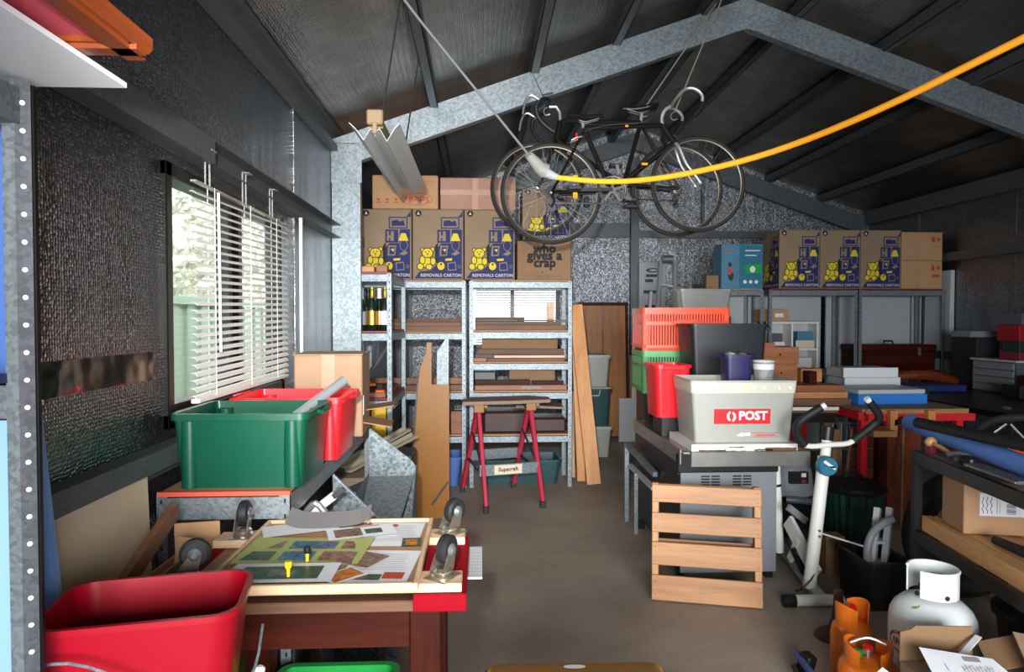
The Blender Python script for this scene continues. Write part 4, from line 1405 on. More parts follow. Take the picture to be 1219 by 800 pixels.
Mp = Matrix.Translation((0.225, 5.3, 0.30)) @ Matrix.Rotation(ang, 4, 'Z') @ Matrix.Rotation(PI / 2, 4, 'X') @ Matrix.Translation((0, 0, 0.0085))
pl = MB()
flat(pl, Mp, [rect(-0.125, 0.10, -0.036, 0.036)])
pl.m = 1
text(pl, 'Supacraft', Mp @ Matrix.Translation((-0.012, 0, 0.0006)) @ Matrix.Shear('XZ' if False else 'XY', 4, (0, 0)), width=0.16, bold=0.002)
part(sh, 'name_plate', pl, ['cream', 'ink_black'], smooth=None)
solo('grey_board', MB().prism([(-0.14, 5.29), (0.30, 5.36), (0.56, 5.44), (0.56, 5.62), (0.40, 5.72), (-0.08, 5.62), (-0.15, 5.45)], Matrix.Translation((0, 0, hz + 0.028)), 0.026), 'chip_top', 'worn grey-brown chipboard top lying on the red sawhorse', 'board')

# planks and veneer door
t = solo('timber_plank', MB().bar((0.995, 5.93, 0.02), (0.865, 6.2, 1.60), 0.12, 0.03, up=(0, 1, 0)), 'orange_pine_z', 'long orange pine plank leaning on the right end of the shelves, front one', 'timber')
solo('timber_plank', MB().bar((0.90, 6.05, 0.02), (0.862, 6.24, 1.52), 0.07, 0.025, up=(0, 1, 0)), 'orange_pine_z', 'narrow pine plank leaning behind the long plank at the end of the shelves', 'timber')
solo('timber_plank', MB().bar((0.84, 6.2, 0.02), (0.84, 6.30, 0.80), 0.05, 0.02, up=(0, 1, 0)), 'pine_z', 'short pale plank standing at the foot of the leaning planks', 'timber')
vd = thing('veneer_door', 'brown wood-veneer door panel with dark edges standing against the back wall', 'door', (1.54, 8.45, 0))
for i in range(2):
    part(vd, 'panel', MB().add([(1.24 + i * 0.29, 8.36, 0.02), (1.52 + i * 0.29, 8.36, 0.02), (1.52 + i * 0.29, 8.49, 1.64), (1.24 + i * 0.29, 8.49, 1.64), (1.24 + i * 0.29, 8.38, 0.02), (1.52 + i * 0.29, 8.38, 0.02), (1.52 + i * 0.29, 8.51, 1.64), (1.24 + i * 0.29, 8.51, 1.64)],
                                [(0, 1, 2, 3), (7, 6, 5, 4), (0, 4, 5, 1), (1, 5, 6, 2), (2, 6, 7, 3), (3, 7, 4, 0)]), 'brown_veneer')
part(vd, 'top_edge', MB().box(1.22, 1.84, 8.44, 8.51, 1.64, 1.68), 'dark_wood_x')
part(vd, 'side_edge', MB().bar((1.83, 8.375, 0.0), (1.83, 8.5, 1.66), 0.03, 0.03, up=(0, 1, 0)), 'dark_wood_z')
part(vd, 'side_edge', MB().bar((1.225, 8.375, 0.0), (1.225, 8.5, 1.66), 0.03, 0.03, up=(0, 1, 0)), 'dark_wood_z')
z = 0.0
for i, (w, h, mat, lab) in enumerate(((0.44, 0.33, 'frosted', 'bottom storage tub of the stack before the veneer door'), (0.42, 0.42, 'dull_teal', 'greenish storage tub in the middle of the stack before the veneer door'), (0.40, 0.34, 'frosted', 'top storage tub with grey lid on the stack before the veneer door'))):
    t = thing('storage_tub', lab, 'tub', (1.17, 7.35, z), 0, 'storage tubs before the veneer door')
    part(t, 'body', tub_mb(w, 0.34, h - 0.02, 0.9, 0.03), mat, local=True)
    part(t, 'lid', MB().loft([rrect(w + 0.03, 0.37, 0.03, h - 0.02), rrect(w + 0.03, 0.37, 0.03, h - 0.005), rrect(w, 0.34, 0.03, h)]), 'pale_grey' if i != 1 else 'frosted', local=True)
    part(t, 'handle', MB().tube([(-0.1, -0.18, h - 0.03), (-0.08, -0.2, h - 0.09), (0.08, -0.2, h - 0.09), (0.1, -0.18, h - 0.03)], 0.008, 6), 'pale_grey', local=True)
    z += h + 0.0015

# ------------------------------------------------------------------ hanging things: bicycles, cable, lamp
def wheel(parent, c, r, tyre='tyre_rubber', turn=0.0):
    w = part(parent, 'wheel', MB().ring((0, 0, 0), r - 0.026, 0.008, 'Y', 48, 8), 'alu_rim', local=True)
    w.location = c
    w.rotation_euler = (0, 0, turn)
    part(w, 'tyre', MB().ring((0, 0, 0), r - 0.014, 0.0155, 'Y', 48, 8), tyre, local=True)
    sp = MB()
    for i in range(32):
        a = 2 * PI * i / 32
        b2 = a + (0.35 if (i // 2) % 2 else -0.35)
        s = 0.022 if i % 2 else -0.022
        sp.tube([(0.02 * math.cos(b2), s, 0.02 * math.sin(b2)), ((r - 0.03) * math.cos(a), 0, (r - 0.03) * math.sin(a))], 0.0009, 4)
    part(w, 'spokes', sp, 'spoke_steel', kind='stuff', local=True)
    part(w, 'hub', MB().lathe([(0.01, -0.05), (0.02, -0.03), (0.02, -0.024), (0.011, -0.02), (0.011, 0.02), (0.02, 0.024), (0.02, 0.03), (0.01, 0.05)], n=14, axis='Y'), 'chrome', local=True)
    return w


def drivetrain(t, bb, s, rear):
    ck = MB()
    ck.ring((bb[0], bb[1] - s * 0.045, bb[2]), 0.088, 0.005, 'Y', 36, 6)
    ck.ring((bb[0], bb[1] - s * 0.038, bb[2]), 0.075, 0.004, 'Y', 32, 6)
    for k in range(5):
        a = 2 * PI * k / 5 + 0.3
        ck.bar((bb[0], bb[1] - s * 0.045, bb[2]), (bb[0] + 0.085 * math.cos(a), bb[1] - s * 0.045, bb[2] + 0.085 * math.sin(a)), 0.016, 0.006, up=(0, 1, 0))
    ck.lathe([(0.022, -0.05), (0.022, 0.05)], bb, 14, 'Y')
    c = part(t, 'crank_set', ck, 'spoke_steel', local=True)
    part(t, 'chain', MB().tube([(bb[0], bb[1] - s * 0.042, bb[2] + 0.088), (rear[0], rear[1] - s * 0.04, rear[2] + 0.035)], 0.003, 5).tube([(bb[0], bb[1] - s * 0.042, bb[2] - 0.088), (rear[0] + 0.02, rear[1] - s * 0.04, rear[2] - 0.07)], 0.004, 5), 'dark_steel', local=True)
    part(t, 'derailleur', MB().tube([(rear[0], rear[1] - s * 0.05, rear[2] - 0.01), (rear[0] + 0.015, rear[1] - s * 0.05, rear[2] - 0.06), (rear[0] - 0.005, rear[1] - s * 0.05, rear[2] - 0.10)], 0.011, 8).lathe([(0.024, -0.004), (0.024, 0.004)], (rear[0], rear[1] - s * 0.05, rear[2] - 0.06), 12, 'Y').lathe([(0.024, -0.004), (0.024, 0.004)], (rear[0] + 0.005, rear[1] - s * 0.05, rear[2] - 0.1), 12, 'Y').lathe([(0.045, -0.012), (0.03, 0.012)], (rear[0], rear[1] - s * 0.035, rear[2]), 16, 'Y'), 'black_plastic', local=True)
    return c


def saddle(t, c, L=0.26, tilt=0.0, f=1):
    loops = []
    for u, w, h, zc in ((-0.5, 0.03, 0.02, 0.0), (-0.48, 0.13, 0.045, 0.004), (-0.3, 0.15, 0.055, 0.0), (-0.1, 0.10, 0.045, -0.008), (0.15, 0.05, 0.036, -0.008), (0.42, 0.038, 0.03, 0.0), (0.5, 0.015, 0.015, -0.006)):
        x = c[0] + f * u * L
        loops.append([(x, c[1] + w / 2 * math.cos(a), c[2] + zc + u * L * tilt + h / 2 * math.sin(a)) for a in [2 * PI * k / 10 for k in range(10)]])
    if f < 0:
        loops = [l[::-1] for l in loops]
    o = part(t, 'saddle', MB().loft(loops), 'black_plastic', local=True, smooth=70)
    part(o, 'rails', MB().tube([(c[0] - f * 0.09, c[1] - 0.02, c[2] - 0.015), (c[0], c[1] - 0.02, c[2] - 0.04), (c[0] + f * 0.09, c[1] - 0.02, c[2] - 0.015)], 0.004, 6).tube([(c[0] - f * 0.09, c[1] + 0.02, c[2] - 0.015), (c[0], c[1] + 0.02, c[2] - 0.04), (c[0] + f * 0.09, c[1] + 0.02, c[2] - 0.015)], 0.003, 6), 'spoke_steel', local=True, kind='stuff')


def pedal(t, bb, s, end, refl=False):
    arm = part(t, 'crank_arm', MB().bar((bb[0], bb[1] + s * 0.06, bb[2]), (end[0], bb[1] + s * 0.065, end[1]), 0.012, 0.022), 'black_paint' if refl else 'spoke_steel', local=True)
    y = bb[1] + s * 0.11
    p = part(arm, 'pedal', MB().box(end[0] - 0.045, end[0] + 0.045, y - 0.035, y + 0.035, end[1] - 0.012, end[1] + 0.012, 0.004), 'black_plastic', local=True)
    return p, y


# near bicycle, front wheel to the right
ya = 4.52
ba = thing('bicycle', 'black bicycle with chrome fork hung from the roof, nearer one, facing right', 'bicycle', (0.467, ya, 2.30))
RH, FH = (0, 0, 0), (0.985, 0, 0.072)
wheel(ba, RH, 0.335)
wheel(ba, FH, 0.32)
bb_, st, ht, hb = (0.40, 0, 0.02), (0.216, 0, 0.433), (0.745, 0, 0.458), (0.825, 0, 0.345)
fm = MB()
for p, q, r in ((bb_, st, 0.016), (st, ht, 0.016), (bb_, hb, 0.018), (ht, hb, 0.02)):
    fm.tube([p, q], r, 10)
for s in (-1, 1):
    fm.tube([(bb_[0], s * 0.03, bb_[2]), (0, s * 0.062, 0)], 0.010, 8)
    fm.tube([(st[0], s * 0.015, st[2] - 0.02), (0, s * 0.062, 0)], 0.008, 8)
part(ba, 'frame', fm, 'black_frame', local=True)
fk = MB()
for s in (-1, 1):
    fk.tube([(hb[0] + 0.005, s * 0.012, hb[2] - 0.01), (hb[0] + 0.02, s * 0.04, hb[2] - 0.04), (hb[0] + 0.06, s * 0.048, hb[2] - 0.15), (FH[0] - 0.045, s * 0.05, FH[2] + 0.06), (FH[0] - 0.002, s * 0.05, FH[2])], [0.013, 0.008], 8, smooth=2)
part(ba, 'fork', fk, 'chrome', local=True)
part(ba, 'seat_post', MB().tube([st, (0.205, 0, 0.49)], 0.012, 8), 'chrome', local=True)
saddle(ba, (0.225, 0, 0.508), 0.25, 0.06)
part(ba, 'stem', MB().tube([ht, (0.735, 0, 0.50), (0.755, 0, 0.56), (0.80, 0, 0.585)], 0.012, 8, smooth=1), 'chrome', local=True)
hbm = MB()
for s in (-1, 1):
    hbm.tube([(0.80, 0, 0.585), (0.80, s * 0.13, 0.60), (0.83, s * 0.2, 0.635), (0.89, s * 0.215, 0.635), (0.945, s * 0.215, 0.59), (0.935, s * 0.215, 0.53)], 0.011, 8, smooth=2)
ho = part(ba, 'handlebar', hbm, 'chrome', local=True)
for s in (-1, 1):
    part(ho, 'grip', MB().tube([(0.942, s * 0.215, 0.545), (0.925, s * 0.215, 0.50), (0.885, s * 0.215, 0.455)], 0.017, 10), 'black_plastic', local=True)
c = drivetrain(ba, bb_, 1, RH)
pd, y = pedal(ba, bb_, -1, (0.14, 0.015), True)
for z in (-0.055, 0.055):
    part(pd, 'reflector', MB().box(0.125, 0.155, y - 0.042, y - 0.036, 0.015 + z - 0.018, 0.015 + z + 0.022, 0.002), 'amber', local=True, label='amber pedal reflector')
pedal(ba, bb_, 1, (0.55, -0.02))
part(ba, 'tail_light', MB().box(0.158, 0.17, -0.035, -0.02, 0.34, 0.395, 0.003), 'signal_red', local=True, label='small red rear reflector')
part(ba, 'brake', MB().tube([(0.20, -0.03, 0.37), (0.16, -0.04, 0.36), (0.13, -0.03, 0.345)], 0.006, 6).tube([(0.20, 0.03, 0.37), (0.16, 0.04, 0.36), (0.13, 0.03, 0.345)], 0.006, 6), 'chrome', local=True)
part(ba, 'brake_cable', MB().tube([(0.89, -0.2, 0.62), (0.82, -0.1, 0.68), (0.72, -0.02, 0.62), (0.68, -0.01, 0.47), (0.35, -0.015, 0.455), (0.2, -0.02, 0.40)], 0.0025, 5, smooth=2), 'dark_steel', local=True)
part(ba, 'frame_badge', MB().box(0.60, 0.64, -0.0205, -0.018, 0.19, 0.205).box(0.49, 0.51, -0.018, -0.016, 0.44, 0.452), 'amber', local=True)

# far bicycle, front wheel to the left
yb = 4.83
bbk = thing('bicycle', 'black drop-bar bicycle hung from the roof, farther one, facing left', 'bicycle', (1.40, yb, 2.39))
FH = (-1.0, 0, 0.0)
wheel(bbk, RH, 0.33)
wheel(bbk, FH, 0.33)
bb_, st, ht, hb = (-0.385, 0, 0.03), (-0.262, 0, 0.476), (-0.835, 0, 0.476), (-0.865, 0, 0.345)
fm = MB()
for p, q, r in ((bb_, st, 0.016), (st, ht, 0.015), (bb_, hb, 0.017), (ht, hb, 0.019)):
    fm.tube([p, q], r, 10)
for s in (-1, 1):
    fm.tube([(bb_[0], s * 0.03, bb_[2]), (0, s * 0.062, 0)], 0.010, 8)
    fm.tube([(st[0], s * 0.015, st[2] - 0.02), (0, s * 0.062, 0)], 0.008, 8)
    fm.tube([(hb[0] - 0.005, s * 0.012, hb[2] - 0.01), (hb[0] - 0.02, s * 0.045, hb[2] - 0.04), (FH[0] + 0.05, s * 0.05, FH[2] + 0.09), (FH[0], s * 0.05, FH[2])], [0.013, 0.008], 8, smooth=1)
part(bbk, 'frame', fm, 'black_frame', local=True)
part(bbk, 'seat_post', MB().tube([st, (-0.255, 0, 0.55)], 0.012, 8), 'chrome', local=True)
saddle(bbk, (-0.274, 0, 0.575), 0.27, -0.05, -1)
part(bbk, 'stem', MB().tube([ht, (-0.84, 0, 0.54), (-0.865, 0, 0.575), (-0.93, 0, 0.575)], 0.011, 8), 'chrome', local=True)
hbm = MB()
for s in (-1, 1):
    hbm.tube([(-0.93, 0, 0.575), (-0.93, s * 0.17, 0.575), (-0.98, s * 0.2, 0.57), (-1.03, s * 0.2, 0.52), (-1.01, s * 0.2, 0.43), (-0.93, s * 0.2, 0.36), (-0.90, s * 0.2, 0.345)], 0.014, 8, smooth=2)
ho = part(bbk, 'handlebar', hbm, 'black_plastic', local=True)
for s in (-1, 1):
    part(ho, 'brake_lever', MB().tube([(-1.0, s * 0.2, 0.56), (-1.06, s * 0.2, 0.60), (-1.10, s * 0.2, 0.55), (-1.115, s * 0.2, 0.46)], 0.008, 6, smooth=2).tube([(-0.9, s * 0.1, 0.64), (-0.98, s * 0.17, 0.60)], 0.006, 6), 'steel', local=True)
drivetrain(bbk, bb_, -1, RH)
pedal(bbk, bb_, -1, (-0.36, -0.14))
pedal(bbk, bb_, 1, (-0.42, 0.19))
part(bbk, 'brake', MB().box(-0.67, -0.63, -0.02, 0.02, -0.13, -0.06, 0.006).box(-0.105, -0.075, -0.035, 0.035, 0.32, 0.35, 0.006), 'black_plastic', local=True)
# ropes
for i, (p, q, lab) in enumerate((((0.36, 4.72, 3.16), (0.47, 4.80, 2.955), 'thin wire holding the left end of the bicycles to the rafter'),
                                 ((1.66, 4.6, 3.70), (1.32, 4.62, 2.88), 'front rope tied from the roof to the bicycle handlebars'),
                                 ((1.665, 4.74, 3.70), (1.16, 4.83, 2.96), 'rear rope tied from the roof to the far bicycle saddle'))):
    t = thing('hanging_rope', lab, 'rope', q)
    part(t, 'cord', MB().tube([p, q], 0.005 if i else 0.003, 6), 'kraft_grey' if i else 'dark_steel')
    part(t, 'hook', MB().tube([(q[0], q[1], q[2]), (q[0] - 0.03, q[1], q[2] - 0.02), (q[0] - 0.02, q[1], q[2] - 0.06), (q[0] + 0.02, q[1], q[2] - 0.05)], 0.005, 6, smooth=1), 'steel')

# cable and socket
t = thing('lamp_cable', 'grey cable stretched from the roof down to the clear plug socket', 'cable', (-0.60, 1.87, 2.9))
part(t, 'cord', MB().tube([(-0.62, 1.87, 2.87), (-0.2, 2.235, 2.44), (0.19, 2.57, 2.075)], 0.0045, 8), 'grey_dark')
part(t, 'socket', MB().tube([(0.18, 2.56, 2.085), (0.20, 2.577, 2.067), (0.225, 2.597, 2.045), (0.245, 2.607, 2.035)], [0.016, 0.030], 16), 'socket_white', label='milky cable socket')
t = thing('extension_cord', 'bright yellow extension cord sagging across the right of the roof', 'cord', (0.26, 2.61, 2.0))
part(t, 'plug', MB().tube([(0.238, 2.602, 2.033), (0.275, 2.62, 2.02), (0.30, 2.62, 2.012)], [0.022, 0.011], 14), 'plug_grey')
part(t, 'cable', MB().tube([(0.285, 2.62, 2.014), (0.46, 2.52, 1.975), (0.62, 2.35, 1.955), (0.80, 2.15, 1.962), (0.94, 2.0, 1.99), (1.08, 1.78, 2.035), (1.215, 1.55, 2.10), (1.45, 1.2, 2.21), (1.7, 0.8, 2.36), (1.9, 0.3, 2.75)], 0.0095, 10, smooth=2), 'yellow_cord')

# fluted lamp reflector
t = thing('hanging_lamp', 'long lamp with white fluted reflectors hanging near the column', 'lamp', (-0.46, 3.6, 2.2))
prof = [(-0.112, 0.012), (-0.085, -0.012), (-0.05, -0.062), (-0.02, -0.012), (-0.008, -0.02), (0.0, -0.045), (0.008, -0.02), (0.02, -0.012), (0.05, -0.066), (0.085, -0.01), (0.105, 0.012)]
hb_ = MB()
y0, y1, zz0, zz1 = 3.0, 4.28, 2.305, 2.30
lo = []
for yy, zz in ((y0, zz0), (y1, zz1)):
    top = [(-0.455 + x, yy, zz + z) for x, z in prof]
    lo.append(top + [(x, y, z + 0.004) for x, y, z in top[::-1]])
part(t, 'reflector', hb_.loft(lo), 'reflector_white', smooth=None)
part(t, 'end_bracket', MB().box(-0.49, -0.42, 2.985, 3.03, 2.31, 2.375, 0.006).box(-0.466, -0.444, 2.982, 2.99, 2.27, 2.32, 0.004), 'tan')
part(t, 'spine', MB().box(-0.485, -0.425, 3.03, 4.26, 2.305, 2.34), 'tan')
for y in (3.15, 4.0):
    part(t, 'chain', MB().tube([(-0.455, y, 2.34), (-0.36, y + 0.05, zr(-0.36) - 0.11)], 0.005, 6), 'dark_steel')

# ------------------------------------------------------------------ against the back wall, centre right
t = thing('logo_panel', 'tall pale grey panel with a dark oval logo against the back wall', 'panel', (2.14, 8.45, 0))
part(t, 'sheet', MB().box(1.975, 2.31, 8.44, 8.47, 0.0, 2.18, 0.003), 'grey_board')
p = MB()
flat(p, face_front(2.15, 8.44, 2.08), [ell(0, 0, 0.09, 0.028), rect(-0.09, 0.09, -0.085, -0.05), rect(-0.1, 0.0, -0.15, -0.11)])
flat(p, face_front(2.15, 8.44, 1.55), [rect(-0.12, 0.1, 0.24, 0.28), rect(-0.1, 0.08, 0.05, 0.1), rect(-0.12, -0.04, -0.1, 0.0)])
p.m = 1
flat(p, face_front(2.15, 8.44, 2.08), [ell(0, 0, 0.05, 0.014)], 0.001)
part(t, 'print', p, ['dark_steel', 'grey_board'], smooth=None)
# aluminium step ladder
t = thing('step_ladder', 'folded aluminium ladder leaning against the back wall behind the crates', 'ladder', (1.92, 7.1, 0))
la, lb = ((1.76, 7.05, 0.0), (2.055, 7.75, 2.14)), ((1.95, 6.85, 0.0), (2.20, 7.68, 2.10))
for a, b2 in (la, lb):
    part(t, 'stile', MB().bar(a, b2, 0.03, 0.075, up=(0, 1, 0)), 'aluminium')
for k in range(1, 8):
    u = k / 8
    P = Vector(la[0]).lerp(Vector(la[1]), u)
    Q = Vector(lb[0]).lerp(Vector(lb[1]), u)
    part(t, 'rung', MB().bar(P, Q, 0.06, 0.02), 'aluminium')
part(t, 'stile', MB().bar((1.68, 7.2, 0.0), (1.96, 7.8, 1.78), 0.03, 0.06, up=(0, 1, 0)), 'pale_grey')
part(t, 'top_cap', MB().tube([(2.06, 7.68, 2.15), (2.18, 7.68, 2.15)], 0.045, 12), 'steel')
part(t, 'foot', MB().box(1.90, 1.96, 6.81, 6.89, 0, 0.06, 0.004), 'teal', label='teal plastic foot')
solo('coat_hook_board', MB().box(1.852, 1.97, 8.28, 8.42, 0.0, 1.02), 'cream', 'pale board standing at the foot of the back wall', 'board')
solo('black_motor', MB().lathe([(0.05, 0), (0.06, 0.02), (0.06, 0.12), (0.03, 0.14)], (1.90, 8.33, 1.022), 12), 'black_plastic', 'small black fitting standing on the pale board by the back wall', 'fitting')
solo('white_sheet', MB().box(1.66, 1.86, 8.1, 8.12, 0, 0.52), 'pale_grey', 'small white sheet standing on the floor by the back wall', 'board')

# right-hand shelving
shelf_unit('steel_shelf', 'grey steel shelf unit with the blue toy carton on its top', 2.17, 2.94, 6.97, 7.42, 1.775, (0.45, 0.92, 1.773), mat='galv_old')
shelf_unit('steel_shelf', 'steel shelf unit under the two right removals cartons, with the white cubby', 2.985, 3.93, 6.95, 7.40, 1.775, (0.45, 0.92, 1.773), mat='galv_old', edge='red_melamine')
shelf_unit('steel_shelf', 'steel shelf unit next to the right wall, above the dark wooden chest', 3.94, 4.87, 6.95, 7.40, 1.775, (0.45, 0.92, 1.773), mat='galv_old', edge='red_melamine')
Zr = 1.7885
rr = 'removals cartons on the right shelves'
for i, lab in enumerate(('brown removals carton with teddy bear print, leftmost on the right shelves', 'brown removals carton with teddy bear print, middle of the right shelves', 'brown removals carton with teddy bear print, next to the plain stacked cartons')):
    carton(lab, 3.307 + i * 0.434, 6.955, Zr, 0.428, 0.42, 0.605, 'kraft', rr, 'removals', side_art=(i == 0))
for i, lab in enumerate(('plain orange-brown carton with red care symbols, lower of two by the right wall', 'plain orange-brown carton with red care symbols, upper of two by the right wall')):
    c = carton(lab, 4.622, 6.965, Zr + i * 0.297, 0.44, 0.40, 0.292, 'kraft_light')
    p = MB()
    flat(p, face_front(0.0, -0.20, 0.22), [rect(0.10, 0.135, -0.03, 0.03), ell(0.175, 0, 0.02, 0.022, 8)] + ([rect(0.11, 0.19, -0.10, -0.07)] if i == 0 else [rect(0.1, 0.19, -0.08, -0.075)]))
    part(c, 'print', p, 'ink_red', local=True, smooth=None)
    part(c, 'tape', MB().box(-0.03, 0.02, -0.2015, -0.2, 0.02, 0.12), 'tape', local=True)
c = carton('blue toy carton with green picture, on the shelf right of the ladder', 2.72, 7.0, Zr, 0.44, 0.25, 0.46, 'teal_box')
p = MB()
p.m = 0
flat(p, face_front(0.0, -0.125, 0), [rect(-0.03, 0.21, 0.01, 0.45)])
p.m = 1
flat(p, face_front(0.0, -0.125, 0), [rect(0.03, 0.2, 0.16, 0.25)], 0.0006)
p.m = 2
flat(p, face_front(0.0, -0.125, 0), [ell(0.11, 0.2, 0.03, 0.035, 10), ell(0.03, 0.07, 0.02, 0.02, 8), ell(0.09, 0.07, 0.02, 0.02, 8), ell(0.15, 0.07, 0.02, 0.02, 8), rect(0.03, 0.19, 0.39, 0.40), rect(0.03, 0.15, 0.34, 0.35)], 0.001)
p.m = 3
flat(p, face_front(0.0, -0.125, 0), [ell(-0.13, 0.18, 0.025, 0.04, 10), rect(-0.2, -0.12, 0.38, 0.40)], 0.001)
p.m = 4
flat(p, face_front(0.0, -0.125, 0), [ell(-0.13, 0.25, 0.02, 0.025, 8), ell(-0.12, 0.13, 0.03, 0.05, 10)], 0.0008)
part(c, 'print', p, ['teal', 'bright_green', 'paper', 'ink_red', 'dark_green'], local=True, smooth=None)
solo('small_carton', MB().box(2.36, 2.49, 7.05, 7.15, Zr, Zr + 0.14, 0.003), 'kraft_dark', 'small brown carton on the shelf left of the blue toy carton', 'box')
solo('black_bracket', MB().box(2.22, 2.34, 7.04, 7.08, Zr, Zr + 0.045), 'black_plastic', 'short black bracket on the shelf left of the small brown carton', 'bracket')
t = thing('clear_tub', 'clear plastic tub hanging over the shelf behind the orange crate', 'tub', (2.15, 6.6, 1.5))
part(t, 'body', tub_mb(0.50, 0.32, 0.26, 0.88, 0.03, M=Matrix.Translation((2.15, 6.6, 1.5))), 'clear_plastic')
solo('carton_stack', MB().box(1.9, 2.4, 6.45, 6.75, 0, 1.4985), 'black_plastic', 'dark cabinet standing behind the orange crate under the clear tub', 'cabinet')
# grey boards behind shelves
for i, (x0, x1) in enumerate(((2.62, 3.78), (3.84, 4.80), (4.82, 4.935))):
    solo('grey_board', MB().box(x0, x1, 7.43, 7.455, 0.0, 1.72), 'grey_board', ('tall grey board behind the white cubby', 'tall grey board behind the middle shelf posts', 'tall grey board behind the dark wooden chest')[i], 'board')
solo('grey_board', MB().add([(4.875, 6.9, 0.9), (4.932, 6.9, 0.9), (4.932, 6.9, 1.98), (4.89, 6.9, 1.98), (4.875, 7.3, 0.9), (4.932, 7.3, 0.9), (4.932, 7.3, 1.98), (4.89, 7.3, 1.98)], [(0, 1, 2, 3), (7, 6, 5, 4), (0, 4, 5, 1), (1, 5, 6, 2), (2, 6, 7, 3), (3, 7, 4, 0)]), 'pale_grey', 'narrow grey board standing between the right shelves and the wall', 'board')
# cubby with contents
t = thing('cubby_shelf', 'white open cubby shelf with four compartments behind the wooden boxes', 'shelf', (3.36, 7.25, 0.935))
cx0, cx1, cz0, cz1 = 3.03, 3.60, 0.936, 1.44
part(t, 'back', MB().box(cx0, cx1, 7.33, 7.34, cz0, cz1), 'pale_grey')
for a in ((cx0, cx0 + 0.018, cz0, cz1), (cx1 - 0.018, cx1, cz0, cz1), ((cx0 + cx1) / 2 - 0.009, (cx0 + cx1) / 2 + 0.009, cz0, cz1)):
    part(t, 'upright', MB().box(a[0], a[1], 7.12, 7.33, a[2], a[3]), 'white_paint')
for zz in (cz0, (cz0 + cz1) / 2 - 0.05, cz1 - 0.018):
    part(t, 'shelf_panel', MB().box(cx0, cx1, 7.119, 7.33, zz, zz + 0.018), 'white_paint')
zm = (cz0 + cz1) / 2 - 0.03
solo('photo_box', MB().box(3.38, 3.55, 7.14, 7.3, zm, zm + 0.18), 'teal_box', 'blue printed box in the upper right cubby compartment', 'box')
solo('photo_box', MB().box(3.36, 3.56, 7.13, 7.138, zm, zm + 0.085), 'cream', 'cream card at the front of the upper right cubby compartment', 'card')
solo('photo_box', MB().box(3.08, 3.22, 7.14, 7.3, zm, zm + 0.16), 'grey_dark', 'dark grey box in the upper left cubby compartment', 'box')
solo('photo_box', MB().box(3.12, 3.24, 7.13, 7.138, zm, zm + 0.07), 'paper', 'white card at the front of the upper left cubby compartment', 'card')
solo('photo_box', MB().box(3.36, 3.54, 7.14, 7.3, cz0 + 0.02, cz0 + 0.12), 'white_plastic', 'white box in the lower right cubby compartment', 'box')
c = carton('small brown carton with white label on top of the white cubby', 3.13, 7.13, 1.4415, 0.31, 0.18, 0.13, 'kraft_light')
part(c, 'label', MB().box(0.0, 0.09, -0.0915, -0.09, 0.05, 0.09), 'paper', local=True)
# dark chest
t = thing('tool_chest', 'dark brown wooden chest with black top handle on the right shelf', 'chest', (4.40, 7.17, 0.936))
part(t, 'body', MB().box(3.97, 4.82, 7.02, 7.32, 0.936, 1.13, 0.004), 'dark_wood_x')
part(t, 'lid', MB().box(3.96, 4.83, 7.01, 7.33, 1.132, 1.20, 0.006), 'dark_wood_x')
part(t, 'handle', MB().tube([(4.34, 7.17, 1.199), (4.35, 7.17, 1.235), (4.44, 7.17, 1.235), (4.45, 7.17, 1.199)], 0.010, 8), 'black_plastic')
part(t, 'latch', MB().box(4.62, 4.65, 7.0, 7.012, 1.09, 1.17), 'steel')

# workbench with timber, boxes
t = thing('work_bench', 'timber workbench with white front edge behind the post tub', 'workbench', (2.3, 5.2, 0))
part(t, 'worktop', MB().box(1.97, 2.48, 4.62, 5.9, 0.82, 0.858), 'timber_x')
part(t, 'front_rail', MB().box(1.97, 2.48, 4.605, 4.619, 0.84, 0.862), 'white_paint')
part(t, 'apron', MB().box(1.98, 2.47, 4.63, 4.66, 0.75, 0.82), 'black_paint')
for x in (2.0, 2.45):
    for y in (4.72, 5.85):
        part(t, 'leg', MB().box(x - 0.03, x + 0.03, y - 0.03, y + 0.03, 0, 0.82), 'timber_x')
solo('maroon_bag', MB().loft([rrect(0.30, 0.2, 0.05, 0.0, 2.13, 4.95), rrect(0.36, 0.24, 0.06, 0.2, 2.13, 4.95), rrect(0.33, 0.2, 0.06, 0.66, 2.13, 4.95), rrect(0.26, 0.12, 0.05, 0.72, 2.13, 4.95)]), 'maroon', 'maroon fabric bag standing under the workbench', 'bag')
for i, (x0, x1, y0, z0, h, lab) in enumerate(((1.99, 2.62, 4.70, 0.859, 0.05, 'bottom plank of the timber stack on the workbench'), (1.98, 2.60, 4.71, 0.910, 0.045, 'second plank of the timber stack on the workbench'), (2.0, 2.58, 4.73, 0.956, 0.045, 'top plank of the timber stack on the workbench'))):
    solo('timber_plank', MB().box(x0, x1, y0, y0 + 0.16, z0, z0 + h, 0.002), ('timber_x', 'pine_x', 'red_pine_x')[i], lab, 'timber', 'timber stack on the workbench')
solo('timber_plank', MB().box(1.99, 2.47, 4.95, 5.35, 0.859, 1.0), 'timber_x', 'thick timber slab under the wooden drawers on the workbench', 'timber')
